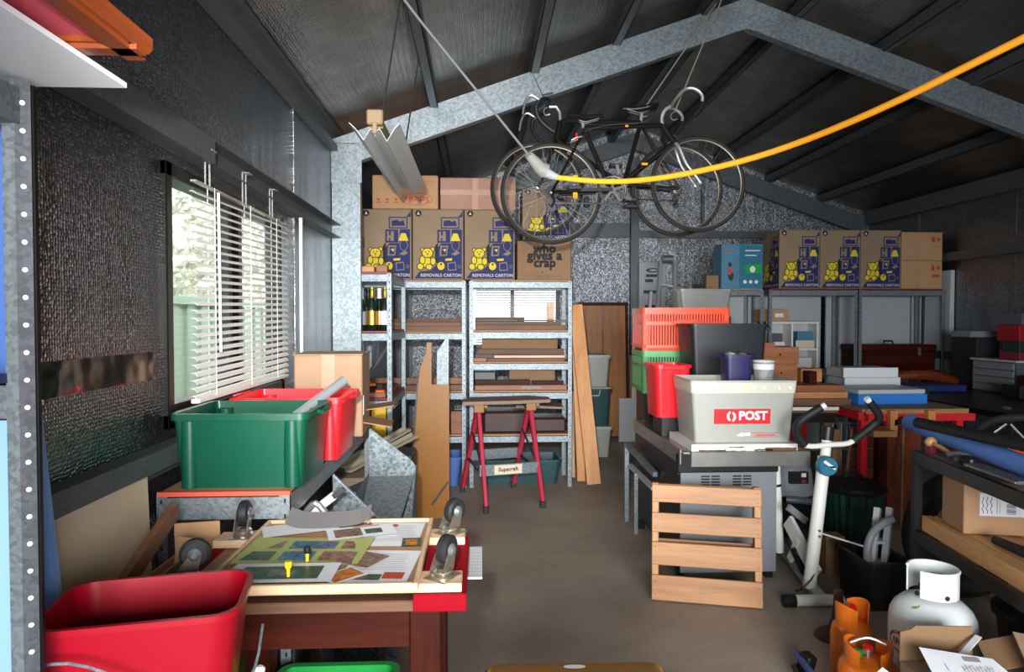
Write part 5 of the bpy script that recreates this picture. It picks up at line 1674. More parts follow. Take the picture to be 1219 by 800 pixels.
for i, (x0, x1, z0, z1, lab) in enumerate(((2.06, 2.36, 1.002, 1.135, 'lower dovetailed wooden drawer on the workbench'), (2.03, 2.37, 1.1365, 1.275, 'upper dovetailed wooden drawer on the workbench'))):
    t = thing('wooden_box', lab, 'drawer', ((x0 + x1) / 2, 5.1, z0), group='wooden drawers')
    part(t, 'box', MB().box(x0, x1, 5.0, 5.25, z0, z1 - (0.0 if i == 0 else 0.012), 0.003), 'red_pine_x')
    part(t, 'front', MB().box(x0 - 0.002, x1 + 0.002, 4.985, 5.0, z0, z1 - (0 if i == 0 else 0.012)), 'red_pine_x')
    if i:
        part(t, 'cut_side', MB().box(x0, x0 + 0.16, 4.985, 5.02, z1 - 0.012, z1 + 0.02), 'red_pine_x')
    part(t, 'knot', MB().lathe([(0.008, -0.002), (0.008, 0.0)], ((x0 + x1) / 2 + 0.03, 4.9845, (z0 + z1) / 2), 10, 'Y'), 'dark_wood_x')
solo('timber_block', MB().box(2.39, 2.55, 4.98, 5.1, 1.0015, 1.10, 0.003), 'pine_x', 'pale pine block right of the wooden drawers on the workbench', 'timber')
solo('timber_block', MB().box(2.39, 2.445, 4.85, 4.95, 1.0015, 1.09, 0.003), 'dark_wood_x', 'dark end block beside the pale pine block on the workbench', 'timber')

# saw table, white drawers, blue box
t = thing('saw_table', 'low table with grey-brown top on a red frame, carrying the blue box', 'table', (2.95, 4.85, 0))
part(t, 'tabletop', MB().box(2.56, 3.30, 4.46, 5.45, 0.845, 0.866), 'chip_top')
part(t, 'front_strip', MB().box(2.58, 3.29, 4.445, 4.46, 0.835, 0.865), 'pine_x')
part(t, 'front_rail', MB().box(2.60, 3.34, 4.45, 4.49, 0.785, 0.833), 'enamel_red')
part(t, 'side_rail', MB().box(2.56, 2.60, 4.5, 5.4, 0.785, 0.843), 'enamel_red')
for x in (2.60, 3.27):
    for y in (4.52, 5.38):
        part(t, 'leg', MB().box(x - 0.022, x + 0.022, y - 0.022, y + 0.022, 0, 0.784), 'enamel_red')
for x in (2.72, 2.98):
    part(t, 'clamp_block', MB().box(x, x + 0.05, 4.40, 4.444, 0.72, 0.86), 'orange_pine_z')
part(t, 'curved_brace', MB().prism([(2.75, 0.80), (2.85, 0.83), (2.95, 0.79), (2.98, 0.75), (2.98, 0.70), (2.85, 0.78), (2.75, 0.76)], face_front(0, 4.42, 0, 0), -0.02), 'dark_wood_x')
t = thing('blue_box', 'flat blue box with grey lid on the saw table', 'box', (2.90, 4.85, 0.867), R(3))
part(t, 'body', MB().box(-0.25, 0.27, -0.16, 0.2, 0, 0.075, 0.004), 'blue_box', local=True)
part(t, 'lid', MB().box(-0.255, 0.275, -0.165, 0.205, 0.075, 0.105, 0.003), 'pale_grey', local=True)
part(t, 'corner', MB().box(0.245, 0.277, -0.167, -0.14, 0.07, 0.107), 'black_plastic', local=True)
for i, (x0, x1, z0, lab) in enumerate(((2.80, 3.22, 0.867, 'bottom white drawer of the stack behind the blue box'), (2.80, 3.24, 0.944, 'second white drawer of the stack behind the blue box'), (2.79, 3.22, 1.021, 'top white drawer of the stack behind the blue box'))):
    t = thing('white_box', lab, 'drawer', ((x0 + x1) / 2, 5.25, z0), group='white drawers')
    part(t, 'front', MB().box(x0, x1, 5.12, 5.135, z0, z0 + 0.075), 'white_board')
    part(t, 'box', MB().box(x0 + 0.01, x1 - 0.01, 5.135, 5.4, z0, z0 + 0.07), 'pale_grey')
# right wall bench and its clutter
t = thing('dark_bench', 'long dark bench along the right wall', 'workbench', (4.4, 5.4, 0))
part(t, 'worktop', MB().box(3.62, 4.86, 4.3, 6.75, 0.775, 0.82), 'black_paint')
part(t, 'apron', MB().box(3.66, 4.84, 4.35, 4.38, 0.66, 0.775), 'black_paint')
for x in (3.7, 4.8):
    for y in (4.4, 6.6):
        part(t, 'leg', MB().box(x - 0.035, x + 0.035, y - 0.035, y + 0.035, 0, 0.775), 'black_paint')
solo('curved_chair_back', MB().tube([(3.75, 6.35, 0.86), (3.95, 6.3, 0.93), (4.25, 6.28, 0.945), (4.55, 6.35, 0.87)], [0.035, 0.05], 10, smooth=2), 'frame_wood', 'orange-brown curved wooden piece lying on the dark bench', 'timber')
solo('navy_case', MB().box(3.68, 4.35, 5.9, 6.2, 0.8215, 0.88, 0.008), 'ink_blue', 'flat dark blue case on the dark bench', 'case')
t = thing('drawer_unit', 'grey set of small plastic drawers on the dark bench near the right edge', 'drawers', (4.66, 5.9, 0.822))
part(t, 'shell', MB().box(4.56, 4.84, 5.6, 6.12, 0.822, 1.10), 'grey_dark')
for k in range(4):
    d = part(t, 'drawer', MB().box(4.545, 4.56, 5.62, 6.10, 0.832 + k * 0.066, 0.89 + k * 0.066, 0.003), 'grey_plastic')
part(t, 'top', MB().box(4.54, 4.85, 5.58, 6.13, 1.10, 1.115), 'pale_grey')
for i, (x0, x1, y0, y1, z0, z1, mt, lab) in enumerate(((4.6, 4.84, 5.62, 5.85, 1.1165, 1.19, 'maroon', 'dark red box on the drawer unit'), (4.6, 4.84, 5.62, 5.82, 1.1915, 1.28, 'dark_green', 'dark green box stacked near the right wall under the red box'), (4.58, 4.84, 5.60, 5.86, 1.2815, 1.42, 'dark_red', 'red box stacked near the right wall above the green box'), (4.6, 4.84, 5.6, 5.95, 1.4215, 1.52, 'grey_dark', 'dark grey tray on top of the red box'),
                                                       (4.62, 4.84, 6.15, 6.5, 0.822, 1.30, 'charcoal_plastic', 'dark tall case on the bench by the right wall'), (4.55, 4.84, 6.14, 6.4, 1.3015, 1.36, 'grey_plastic', 'grey flat tray on the dark tall case'), (4.35, 4.50, 5.3, 5.5, 0.822, 0.93, 'black_plastic', 'black case on the dark bench before the drawers'), (4.50, 4.84, 5.2, 5.5, 0.822, 1.0, 'dark_wood_x', 'dark wooden box at the right end of the bench'))):
    solo('storage_box', MB().box(x0, x1, y0, y1, z0, z1, 0.004), mt, lab, 'box')
for i, (x, y) in enumerate(((3.8, 4.75), (4.1, 4.5), (4.28, 4.9))):
    solo('steel_fitting', MB().lathe([(0.03, 0), (0.035, 0.01), (0.015, 0.02)], (x, y, 0.8215), 12), 'steel', ('left', 'middle', 'right')[i] + 'most small steel fitting on the dark bench', 'fitting')

# ------------------------------------------------------------------ barbecue trolley with the tubs
BR = R(2)
bq = thing('barbecue', 'stainless barbecue trolley with black band carrying the tubs', 'barbecue', (1.40, 4.25, 0))
part(bq, 'end_panel', MB().box(1.115, 1.66, 3.74, 3.755, 0.05, 0.62), 'grey_plastic')
vm = MB()
for gx in (1.23, 1.41):
    for k in range(4):
        for j in range(2):
            vm.box(gx + j * 0.058, gx + 0.048 + j * 0.058, 3.7385, 3.7405, 0.54 + k * 0.016, 0.548 + k * 0.016)
part(bq, 'vents', vm, 'black_plastic', kind='stuff')
part(bq, 'black_band', MB().box(1.09, 1.665, 3.725, 3.76, 0.615, 0.725, 0.006), 'black_paint')
part(bq, 'side_panel', MB().box(1.115, 1.13, 3.755, 4.75, 0.08, 0.62), 'black_paint')
part(bq, 'side_panel', MB().box(1.645, 1.66, 3.755, 4.75, 0.08, 0.62), 'black_paint')
part(bq, 'firebox', MB().box(1.10, 1.665, 3.76, 4.80, 0.60, 0.725), 'black_paint')
ty = part(bq, 'tray', MB().box(1.10, 1.80, 3.64, 4.83, 0.738, 0.748), 'stainless')
part(ty, 'front_lip', MB().box(1.14, 1.80, 3.632, 3.64, 0.668, 0.750, 0.002), 'stainless')
part(ty, 'side_lip', MB().box(1.095, 1.103, 3.69, 4.83, 0.672, 0.753), 'stainless')
part(ty, 'side_lip', MB().bar((1.098, 3.70, 0.711), (1.14, 3.636, 0.711), 0.006, 0.08), 'stainless')
for x in (1.13, 1.64):
    for y in (3.80, 4.72):
        part(bq, 'castor', MB().box(x - 0.02, x + 0.02, y - 0.02, y + 0.02, 0.0, 0.06), 'black_plastic')
fr_ = part(bq, 'side_frame', MB().bar((1.06, 4.9, 0.0), (1.06, 4.9, 0.56), 0.03, 0.03, up=(0, 1, 0)).bar((1.06, 4.6, 0.0), (1.06, 4.6, 0.42), 0.025, 0.025, up=(0, 1, 0)).bar((1.06, 4.92, 0.56), (1.09, 4.2, 0.50), 0.03, 0.03), 'galv')
part(fr_, 'side_shelf', MB().box(1.065, 1.10, 4.2, 4.9, 0.40, 0.42), 'pale_grey')
solo('worn_board', MB().prism([(1.15, 3.66), (1.74, 3.66), (1.74, 4.05), (1.15, 4.10)], Matrix.Translation((0, 0, 0.786)), 0.0375), 'white_paint', 'chipped white-painted board on the barbecue under the post tub', 'board')
cp = MB()
for (x0, x1, z0, z1) in ((1.19, 1.34, 0.747, 0.758), (1.30, 1.45, 0.745, 0.752), (1.5, 1.6, 0.748, 0.76), (1.56, 1.735, 0.746, 0.768), (1.36, 1.44, 0.765, 0.774)):
    n = 7
    top = [(x0 + (x1 - x0) * i / n, z1 - random.random() * 0.004) for i in range(n + 1)]
    bot = [(x1 - (x1 - x0) * i / n, z0 + random.random() * 0.003) for i in range(n + 1)]
    flat(cp, face_front(0, 3.66, 0), [bot[::-1] and [(x, z) for x, z in bot[::-1]] + top[::-1]])
bpy.data.objects['worn_board']['state'] = 'chipped'
part(bpy.data.objects['worn_board'], 'bare_patch', cp, 'timber_x', smooth=None)

pt = thing('mail_tub', 'translucent white mail tub with red printed panel on the barbecue', 'tub', (1.455, 3.88, 0.7875), R(-1))
k = tub_mb(0.585, 0.38, 0.345, 0.91, 0.02, 0.004, 0.006, rimh=0.012)
part(pt, 'body', k, 'frosted', local=True)
part(pt, 'rim_band', MB().loft([rrect(0.584, 0.380, 0.022, 0.275), rrect(0.596, 0.392, 0.024, 0.343), rrect(0.588, 0.380, 0.02, 0.343), rrect(0.566, 0.360, 0.02, 0.275)], close=True), 'tub_rim', local=True)
rv = MB()
tilt = Matrix.Translation((0, -0.172, 0)) @ Matrix.Rotation(-math.atan(0.028 / 0.385), 4, 'X') if False else None


def tub_face(u, v, lift=0.001):
    y = -(0.38 * (0.91 + 0.09 * v / 0.333)) / 2
    return (u, y - lift, v)


for i, u in enumerate((-0.23, -0.17, -0.085, -0.03, 0.05, 0.11, 0.19, 0.25)):
    c3 = tub_face(u, 0.305, 0.006)
    rv.lathe([(0.009, -0.004), (0.009, 0.006)], c3, 10, 'Y')
part(pt, 'rivet', rv, 'white_plastic', local=True, kind='stuff')
slope = Matrix.Translation(tub_face(0, 0.145, 0.0015)) @ Matrix.Rotation(PI / 2 + math.atan(0.0171 / 0.333), 4, 'X')
p = MB()
flat(p, slope, [rect(-0.165, 0.15, -0.042, 0.042)])
p.m = 1
text(p, 'POST', slope @ Matrix.Translation((0.05, 0, 0.001)), width=0.155, bold=0.005)
ring_o = [(0.024 * math.cos(a), 0.028 * math.sin(a)) for a in [R(100) + R(160) * i / 10 for i in range(11)]]
ring_i = [(0.010 * math.cos(a), 0.017 * math.sin(a)) for a in [R(260) - R(160) * i / 10 for i in range(11)]]
for sg in (1, -1):
    flat(p, slope @ Matrix.Translation((-0.068 + 0.002 * -sg, 0.002 * sg, 0.001)) @ Matrix.Diagonal((sg, sg, 1, 1)), [ring_o + ring_i])
flat(p, slope @ Matrix.Translation((0, -0.10, 0)), [[(-0.04, -0.005), (0.0, -0.014), (0.0, -0.008), (0.04, -0.010), (0.04, 0.012), (0.0, 0.005), (0.0, 0.012)]])
p.m = 0
flat(p, slope @ Matrix.Translation((0, -0.10, 0)), [rect(0.05, 0.20, 0.006, 0.009), rect(0.05, 0.20, -0.016, -0.013), rect(0.07, 0.18, -0.008, -0.002)])
part(pt, 'print', p, ['enamel_red', 'white_plastic'], local=True, smooth=None)
t = thing('shoe_tub', 'small navy tub holding a pair of shoes, standing in the mail tub', 'tub', (1.49, 3.92, 1.052))
part(t, 'body', tub_mb(0.155, 0.13, 0.215, 0.9, 0.025, M=Matrix.Translation((1.49, 3.92, 1.052))), 'navy')
for i, (x, mt) in enumerate(((1.46, 'pale_grey'), (1.525, 'kraft_dark'))):
    s_ = thing('shoe', ('grey and white shoe in the navy tub', 'brown and white shoe in the navy tub')[i], 'shoe', (x, 3.92, 1.232))
    part(s_, 'upper', MB().loft([[(x + 0.026 * math.cos(a) * w, 3.92 + yy, 1.252 + hh * math.sin(a)) for a in [2 * PI * q / 10 for q in range(10)]] for yy, w, hh in ((-0.055, 0.6, 0.012), (-0.04, 1, 0.022), (0.0, 1.05, 0.028), (0.04, 0.9, 0.030), (0.052, 0.6, 0.02))]), mt, smooth=70)
    part(s_, 'sole', MB().box(x - 0.026, x + 0.026, 3.868, 3.968, 1.229, 1.237, 0.003), 'paper')
t = thing('jar_tub', 'clear plastic pot with green label standing in the mail tub', 'pot', (1.655, 3.92, 1.06))
part(t, 'body', MB().lathe([(0.05, 0), (0.058, 0.12), (0.062, 0.165), (0.058, 0.165), (0.046, 0.005)], (1.655, 3.92, 1.06), 20), 'clear_plastic')
part(t, 'rim', MB().ring((1.655, 3.92, 1.225), 0.061, 0.004, 'Z', 24, 6), 'white_plastic')
part(t, 'label', MB().lathe([(0.0595, 0.118), (0.0615, 0.150)], (1.655, 3.92, 1.06), 20, cap0=False, cap1=False), 'paper')
solo('packed_box', MB().box(1.30, 1.69, 3.78, 3.98, 0.80, 1.05), 'frosted', 'pale packing inside the mail tub', 'box')

t = thing('storage_tub', 'red plastic tub beside the mail tub on the barbecue', 'tub', (1.175, 4.25, 0.8655), R(2))
part(t, 'body', tub_mb(0.22, 0.27, 0.325, 0.86, 0.03, rim=0.012), 'red_tub', local=True)
part(t, 'handle', MB().box(-0.07, 0.07, -0.158, -0.142, 0.295, 0.325, 0.004), 'red_tub', local=True)
for s in (-1, 1):
    part(t, 'rib', MB().bar((s * 0.05, -0.118, 0.02), (s * 0.06, -0.137, 0.30), 0.03, 0.008, up=(0, 1, 0)), 'red_tub', local=True)
t = thing('storage_tub', 'large black plastic tub behind the mail tub', 'tub', (1.62, 4.54, 0.99))
part(t, 'body', tub_mb(0.50, 0.34, 0.45, 0.90, 0.03, rim=0.015), 'charcoal_plastic', local=True)
part(t, 'handle', MB().box(0.255, 0.315, -0.07, 0.07, 0.405, 0.43, 0.004), 'charcoal_plastic', local=True)
solo('black_block', MB().box(1.115, 1.27, 4.14, 4.36, 0.7495, 0.8645), 'black_plastic', 'black block under the red tub on the barbecue', 'block')
solo('dark_crate', MB().box(1.42, 1.79, 4.4, 4.70, 0.7495, 0.9885), 'black_plastic', 'dark crate under the black tub on the barbecue', 'crate')


def slat_crate(label, x, y, z, w, d, h, mat, rz=0):
    t = thing('plastic_crate', label, 'crate', (x, y, z), rz)
    b = tub_mb(w * 0.97, d * 0.97, h * 0.13, 0.98, 0.03)
    hw, hd = w / 2, d / 2
    for (z0, z1, o) in ((h - 0.045, h, 0.008), (h * 0.60, h * 0.68, 0.002)):
        b.loft([rrect(w + 2 * o, d + 2 * o, 0.03, z0), rrect(w + 2 * o, d + 2 * o, 0.03, z1), rrect(w - 0.012, d - 0.012, 0.025, z1), rrect(w - 0.012, d - 0.012, 0.025, z0)], close=True)
    part(t, 'rim', b, mat, local=True)
    s = MB()
    n = int(w / 0.022)
    for i in range(n + 1):
        xx = -hw + 0.03 + (w - 0.06) * i / n
        for yy in (-hd + 0.004, hd - 0.004):
            s.box(xx - 0.006, xx + 0.006, yy - 0.003, yy + 0.003, 0.02, h - 0.02)
    n = int(d / 0.022)
    for i in range(n + 1):
        yy = -hd + 0.03 + (d - 0.06) * i / n
        for xx in (-hw + 0.004, hw - 0.004):
            s.box(xx - 0.003, xx + 0.003, yy - 0.006, yy + 0.006, 0.02, h - 0.02)
    part(t, 'slats', s, mat, local=True, kind='stuff')
    c = MB()
    for sx in (-1, 1):
        for sy in (-1, 1):
            c.box(sx * (hw - 0.02) - 0.02, sx * (hw - 0.02) + 0.02, sy * (hd - 0.004) - 0.004, sy * (hd - 0.004) + 0.004, 0, h - 0.01)
            c.box(sx * (hw - 0.004) - 0.004, sx * (hw - 0.004) + 0.004, sy * (hd - 0.02) - 0.02, sy * (hd - 0.02) + 0.02, 0, h - 0.01)
    part(t, 'corner_posts', c, mat, local=True, kind='stuff')
    part(t, 'end_plate', MB().box(-0.07, 0.07, -hd - 0.001, -hd + 0.005, h * 0.35, h * 0.72), mat, local=True)
    return t


slat_crate('orange slatted plastic crate on top of the green crate', 1.47, 5.0, 1.246, 0.62, 0.40, 0.305, 'coral_crate', R(-2))
slat_crate('green slatted plastic crate under the orange crate', 1.47, 5.0, 0.94, 0.62, 0.40, 0.305, 'crate_green', R(-2))
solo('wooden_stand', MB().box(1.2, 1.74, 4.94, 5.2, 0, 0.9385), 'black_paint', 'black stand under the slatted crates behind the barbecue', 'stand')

# ------------------------------------------------------------------ pallet leaning on the barbecue
pa = thing('wooden_pallet', 'small pine pallet leaning against the barbecue', 'pallet', (1.17, 3.47, 0), R(-14.5))
Lp = 0.553
bent = 0.155
for j, (z0, z1) in enumerate(((0.0, 0.127), (0.178, 0.295), (0.345, 0.445), (0.50, 0.60))):
    b = MB(Matrix.Rotation(-bent, 4, 'X'))
    b.box(-Lp / 2, Lp / 2, -0.056, -0.040, z0, z1 if j < 3 else z1 - 0.01, 0.003)
    part(pa, 'board', b, 'pine_x', local=True)
for (z0, z1) in ((0.02, 0.11), (0.17, 0.205), (0.265, 0.30), (0.385, 0.43), (0.515, 0.59)):
    b = MB(Matrix.Rotation(-bent, 4, 'X'))
    b.box(-Lp / 2 + 0.01, Lp / 2 - 0.01, 0.036, 0.050, z0, z1, 0.002)
    part(pa, 'rear_board', b, 'pine_x', local=True)
for x in (-Lp / 2 + 0.018, Lp / 2 - 0.018):
    b = MB(Matrix.Rotation(-bent, 4, 'X'))
    b.box(x - 0.018, x + 0.018, -0.0395, 0.0355, 0.006, 0.598, 0.004)
    part(pa, 'side_rail', b, 'pine_z', local=True)
nm = MB(Matrix.Rotation(-bent, 4, 'X'))
for z in (0.03, 0.095, 0.2, 0.27, 0.365, 0.425, 0.52, 0.57):
    for x in (-Lp / 2 + 0.018, Lp / 2 - 0.018):
        nm.lathe([(0.0032, -0.001), (0.0032, 0.001)], (x, -0.0565, z), 6, 'Y')
part(pa, 'nails', nm, 'dark_steel', local=True, kind='stuff')

# ------------------------------------------------------------------ exercise bike, vacuum, bin
t = thing('exercise_bike', 'white exercise bike with black foam handlebars beside the barbecue', 'exercise bike', (1.76, 3.6, 0))
part(t, 'front_foot', MB().tube([(1.60, 3.39, 0.03), (1.86, 3.385, 0.03)], 0.029, 14), 'white_paint')
for xa, xb in ((1.545, 1.605), (1.855, 1.905)):
    part(t, 'foot_cap', MB().tube([(xa, 3.39, 0.031), (xb, 3.387, 0.031)], 0.0335, 14), 'black_plastic')
part(t, 'base_rail', MB().bar((1.74, 3.40, 0.045), (1.90, 4.25, 0.045), 0.055, 0.03), 'pale_grey')
part(t, 'rear_foot', MB().tube([(1.72, 4.24, 0.03), (1.90, 4.22, 0.03)], 0.028, 12), 'white_paint')
part(t, 'steering_post', MB().tube([(1.735, 3.50, 0.05), (1.825, 3.53, 0.74)], 0.033, 16), 'white_paint')
part(t, 'upper_post', MB().tube([(1.825, 3.53, 0.70), (1.838, 3.53, 0.86)], 0.026, 14), 'white_paint')
part(t, 'head_clamp', MB().tube([(1.835, 3.53, 0.83), (1.842, 3.53, 0.90)], 0.034, 12), 'black_plastic')
part(t, 'crossbar', MB().tube([(1.705, 3.50, 0.805), (1.75, 3.50, 0.80), (1.835, 3.50, 0.81), (1.93, 3.50, 0.812), (1.965, 3.50, 0.83)], 0.014, 10, smooth=1), 'white_paint')
for pts in (((1.70, 3.50, 0.808), (1.645, 3.49, 0.88), (1.655, 3.46, 0.945), (1.76, 3.44, 1.015)), ((1.962, 3.50, 0.828), (2.07, 3.49, 0.915), (2.09, 3.46, 0.96), (2.01, 3.44, 1.045))):
    part(t, 'foam_grip', MB().tube(pts, 0.021, 12, smooth=2), 'rubber')
    a, b2 = Vector(pts[-2]), Vector(pts[-1])
    d = (b2 - a).normalized()
    part(t, 'grip_end', MB().tube([b2, b2 + d * 0.022], 0.016, 10), 'white_paint')
part(t, 'resistance_knob', MB().lathe([(0.045, -0.03), (0.052, -0.02), (0.052, 0.015), (0.03, 0.03)], (1.815, 3.49, 0.70), 20, 'Y').box(1.78, 1.85, 3.452, 3.46, 0.695, 0.705), 'teal')
part(t, 'knob_mark', MB().bar((1.785, 3.455, 0.73), (1.845, 3.455, 0.69), 0.006, 0.014), 'white_plastic')
part(t, 'seat_post', MB().tube([(1.70, 3.86, 0.72), (1.76, 3.92, 0.10)], 0.027, 14), 'white_paint')
part(t, 'post_band', MB().tube([(1.7195, 3.88, 0.515), (1.721, 3.8815, 0.50)], 0.0285, 14), 'black_plastic')
part(t, 'flywheel', MB().lathe([(0.03, -0.03), (0.10, -0.025), (0.105, 0.0), (0.10, 0.025), (0.03, 0.03)], (1.82, 3.82, 0.22), 24, 'X'), 'black_plastic')
part(t, 'flywheel_bracket', MB().bar((1.755, 3.80, 0.32), (1.80, 3.55, 0.10), 0.02, 0.09).bar((1.76, 3.78, 0.10), (1.77, 3.70, 0.24), 0.02, 0.04), 'white_paint')
part(t, 'pedal_arm', MB().bar((1.70, 3.68, 0.43), (1.82, 3.72, 0.34), 0.02, 0.035), 'grey_plastic')
part(t, 'pedal', MB().bar((1.755, 3.72, 0.19), (1.80, 3.66, 0.05), 0.05, 0.025), 'black_plastic')
part(t, 'sensor_cable', MB().tube([(1.77, 3.495, 0.19), (1.745, 3.47, 0.12), (1.68, 3.46, 0.06), (1.66, 3.5, 0.035)], 0.005, 6, smooth=1), 'black_plastic')
bt = MB()
for z in (0.33, 0.36):
    bt.lathe([(0.007, -0.01), (0.007, 0.0)], (1.775, 3.48, z), 8, 'Y')
part(t, 'bolt', bt, 'steel', kind='stuff')

t = thing('wet_vacuum', 'grey drum vacuum cleaner behind the exercise bike', 'vacuum cleaner', (2.07, 4.50, 0))
part(t, 'drum', MB().lathe([(0.14, 0.03), (0.155, 0.06), (0.16, 0.30), (0.165, 0.31)], (2.07, 4.50, 0), 24), 'black_plastic')
part(t, 'motor_head', MB().lathe([(0.175, 0.31), (0.18, 0.34), (0.165, 0.36), (0.15, 0.47), (0.135, 0.50), (0.13, 0.51)], (2.07, 4.50, 0), 24), 'grey_plastic')
part(t, 'top_handle', MB().lathe([(0.13, 0.512), (0.14, 0.525), (0.13, 0.55), (0.06, 0.56)], (2.07, 4.50, 0), 20), 'grey_dark')
part(t, 'switch_plate', MB().box(2.01, 2.13, 4.32, 4.355, 0.40, 0.475), 'black_plastic')
part(t, 'switch', MB().box(2.08, 2.11, 4.314, 4.321, 0.445, 0.47), 'white_plastic', label='white square switch')
part(t, 'switch', MB().box(2.08, 2.11, 4.314, 4.321, 0.405, 0.43), 'maroon', label='dark red square switch')
part(t, 'hose', MB().tube([(1.98, 4.32, 0.30), (2.05, 4.30, 0.30), (2.12, 4.31, 0.29), (2.17, 4.36, 0.27)], 0.022, 10, smooth=2), 'grey_dark')
for a in (0.8, 2.4, 4.0, 5.5):
    part(t, 'castor', MB().lathe([(0.02, 0), (0.025, 0.015), (0.015, 0.04)], (2.07 + 0.13 * math.cos(a), 4.50 + 0.13 * math.sin(a), 0), 10), 'black_plastic')

t = thing('garbage_bin', 'dark green ribbed bin with black lid behind the exercise bike', 'bin', (2.39, 4.25, 0))
n = 48
lp = []
for r0, z in ((0.15, 0.0), (0.175, 0.36), (0.18, 0.38)):
    lp.append([((r0 + (0.004 if k % 2 else -0.003)) * math.cos(2 * PI * k / n) + 2.39, (r0 + (0.004 if k % 2 else -0.003)) * math.sin(2 * PI * k / n) + 4.25, z) for k in range(n)])
part(t, 'body', MB().loft(lp), 'dark_green', smooth=None)
lp = []
for r0, z in ((0.192, 0.375), (0.198, 0.395), (0.185, 0.41), (0.10, 0.445), (0.04, 0.455)):
    lp.append([(r0 * math.cos(2 * PI * k / n) + 2.39, r0 * math.sin(2 * PI * k / n) + 4.25, z + (0.005 if k % 4 < 2 and r0 < 0.19 else 0)) for k in range(n)])
part(t, 'lid', MB().loft(lp), 'black_plastic', smooth=None)
part(t, 'lid_handle', MB().tube([(2.33, 4.25, 0.455), (2.35, 4.25, 0.475), (2.43, 4.25, 0.475), (2.45, 4.25, 0.455)], 0.010, 8), 'black_plastic')
part(t, 'side_handle', MB().tube([(2.28, 4.095, 0.37), (2.275, 4.075, 0.30), (2.37, 4.055, 0.30), (2.375, 4.07, 0.37)], 0.007, 6), 'black_plastic')

# wire rack and panels between bin and bench
t = thing('wire_rack', 'grey wire rack standing behind the green bin', 'rack', (2.65, 4.72, 0))
for i in range(6):
    part(t, 'wire', MB().tube([(2.50 + i * 0.06, 4.72, 0.0), (2.50 + i * 0.06, 4.72, 0.74)], 0.004, 6), 'steel')
for z in (0.25, 0.40, 0.55, 0.73):
    part(t, 'wire', MB().tube([(2.49, 4.715, z), (2.81, 4.715, z)], 0.004, 6), 'steel')
for i, (x, y, h, lab) in enumerate(((2.50, 4.83, 0.70, 'pale pine post behind the wire rack, left one'), (2.585, 4.86, 0.66, 'pale pine post behind the wire rack, right one'))):
    solo('timber_post', MB().bar((x, y, 0.0), (x + 0.02, y + 0.03, h), 0.06, 0.04, up=(0, 1, 0)), 'pine_z', lab, 'timber')
solo('wood_panel', MB().box(2.66, 3.18, 4.78, 4.80, 0.05, 0.70), 'frame_wood', 'red-brown wooden panel under the saw table', 'panel')
for i, (p, q) in enumerate((((2.52, 4.65, 0.0), (2.62, 4.69, 0.70)), ((2.93, 4.6, 0.0), (3.0, 4.7, 0.78)))):
    solo('broom_stick', MB().tube([p, q], 0.011, 8), 'timber_y', ('brown stick leaning on the wire rack', 'brown stick leaning on the red-brown panel')[i], 'stick')
solo('timber_block', MB().box(2.56, 2.72, 4.32, 4.40, 0.70, 0.74, 0.003), 'pine_x', 'pale timber block behind the right handlebar of the exercise bike', 'timber')
solo('timber_stand', MB().box(2.60, 2.66, 4.33, 4.39, 0.0, 0.699), 'dark_wood_z', 'dark post under the pale timber block', 'timber')

# ------------------------------------------------------------------ black rack on the right with its load
RZ = R(-8)
rk2 = thing('black_rack', 'black steel rack in the right foreground with timber boards on its shelf', 'shelving', (2.02, 3.10, 0), R(-8))
L2, W2_ = 1.45, 0.55
for (x, y) in ((0, 0), (W2_, 0), (0, -L2), (W2_, -L2)):
    part(rk2, 'post', MB().box(x, x + 0.035, y - 0.035, y, 0, 0.855), 'black_paint', local=True)
for z0, z1 in ((0.80, 0.855), (0.435, 0.49)):
    for x in (0.0, W2_ + 0.01):
        part(rk2, 'rail', MB().box(x, x + 0.025, -L2 + 0.035, -0.035, z0, z1), 'black_paint', local=True)
    for y in (-0.03, -L2 + 0.005):
        part(rk2, 'rail', MB().box(0.035, W2_, y, y + 0.025, z0, z1), 'black_paint', local=True)
part(rk2, 'top_board', MB().box(0.026, W2_ + 0.009, -L2 + 0.04, -0.04, 0.835, 0.853), 'chip_top', local=True)
Mr = Matrix.Translation((2.02, 3.10, 0)) @ Matrix.Rotation(RZ, 4, 'Z')


def on_rack(x, y, z):
    return tuple(Mr @ Vector((x, y, z)))


for i in range(6):
    m = MB(Mr)
    m.box(0.03 + i * 0.05, 0.076 + i * 0.05, -1.37 + 0.02 * (i % 3), -0.042 - 0.012 * (i % 2), 0.491, 0.56 + 0.004 * (i % 2), 0.002)
    solo('timber_board', m, 'pale_board', ('outermost pine board on the black rack shelf, facing the aisle', 'second pine board from the aisle on the black rack shelf', 'third pine board from the aisle on the black rack shelf', 'fourth pine board from the aisle on the black rack shelf', 'fifth pine board from the aisle on the black rack shelf', 'innermost pine board on the black rack shelf')[i], 'timber', 'pine boards on the black rack')
m = MB(Mr)
t = thing('cardboard_box', 'kraft carton with white address label on the black rack shelf', 'box', on_rack(0.19, -0.24, 0.566), RZ + R(-4))
part(t, 'body', MB().box(-0.125, 0.125, -0.10, 0.10, 0, 0.225, 0.004), 'kraft_light', local=True)
part(t, 'flap', MB().box(-0.123, 0.123, -0.098, 0.098, 0.224, 0.227), 'kraft_light', local=True)
p = MB()
flat(p, face_front(0.02, -0.10, 0.125), [rect(-0.085, 0.09, -0.045, 0.05)])
p.m = 1
for k in range(10):
    flat(p, face_front(0.055, -0.10, 0.125), [rect(-0.018, 0.018, -0.035 + k * 0.007, -0.035 + k * 0.007 + (0.004 if k % 3 else 0.002))], 0.0006)
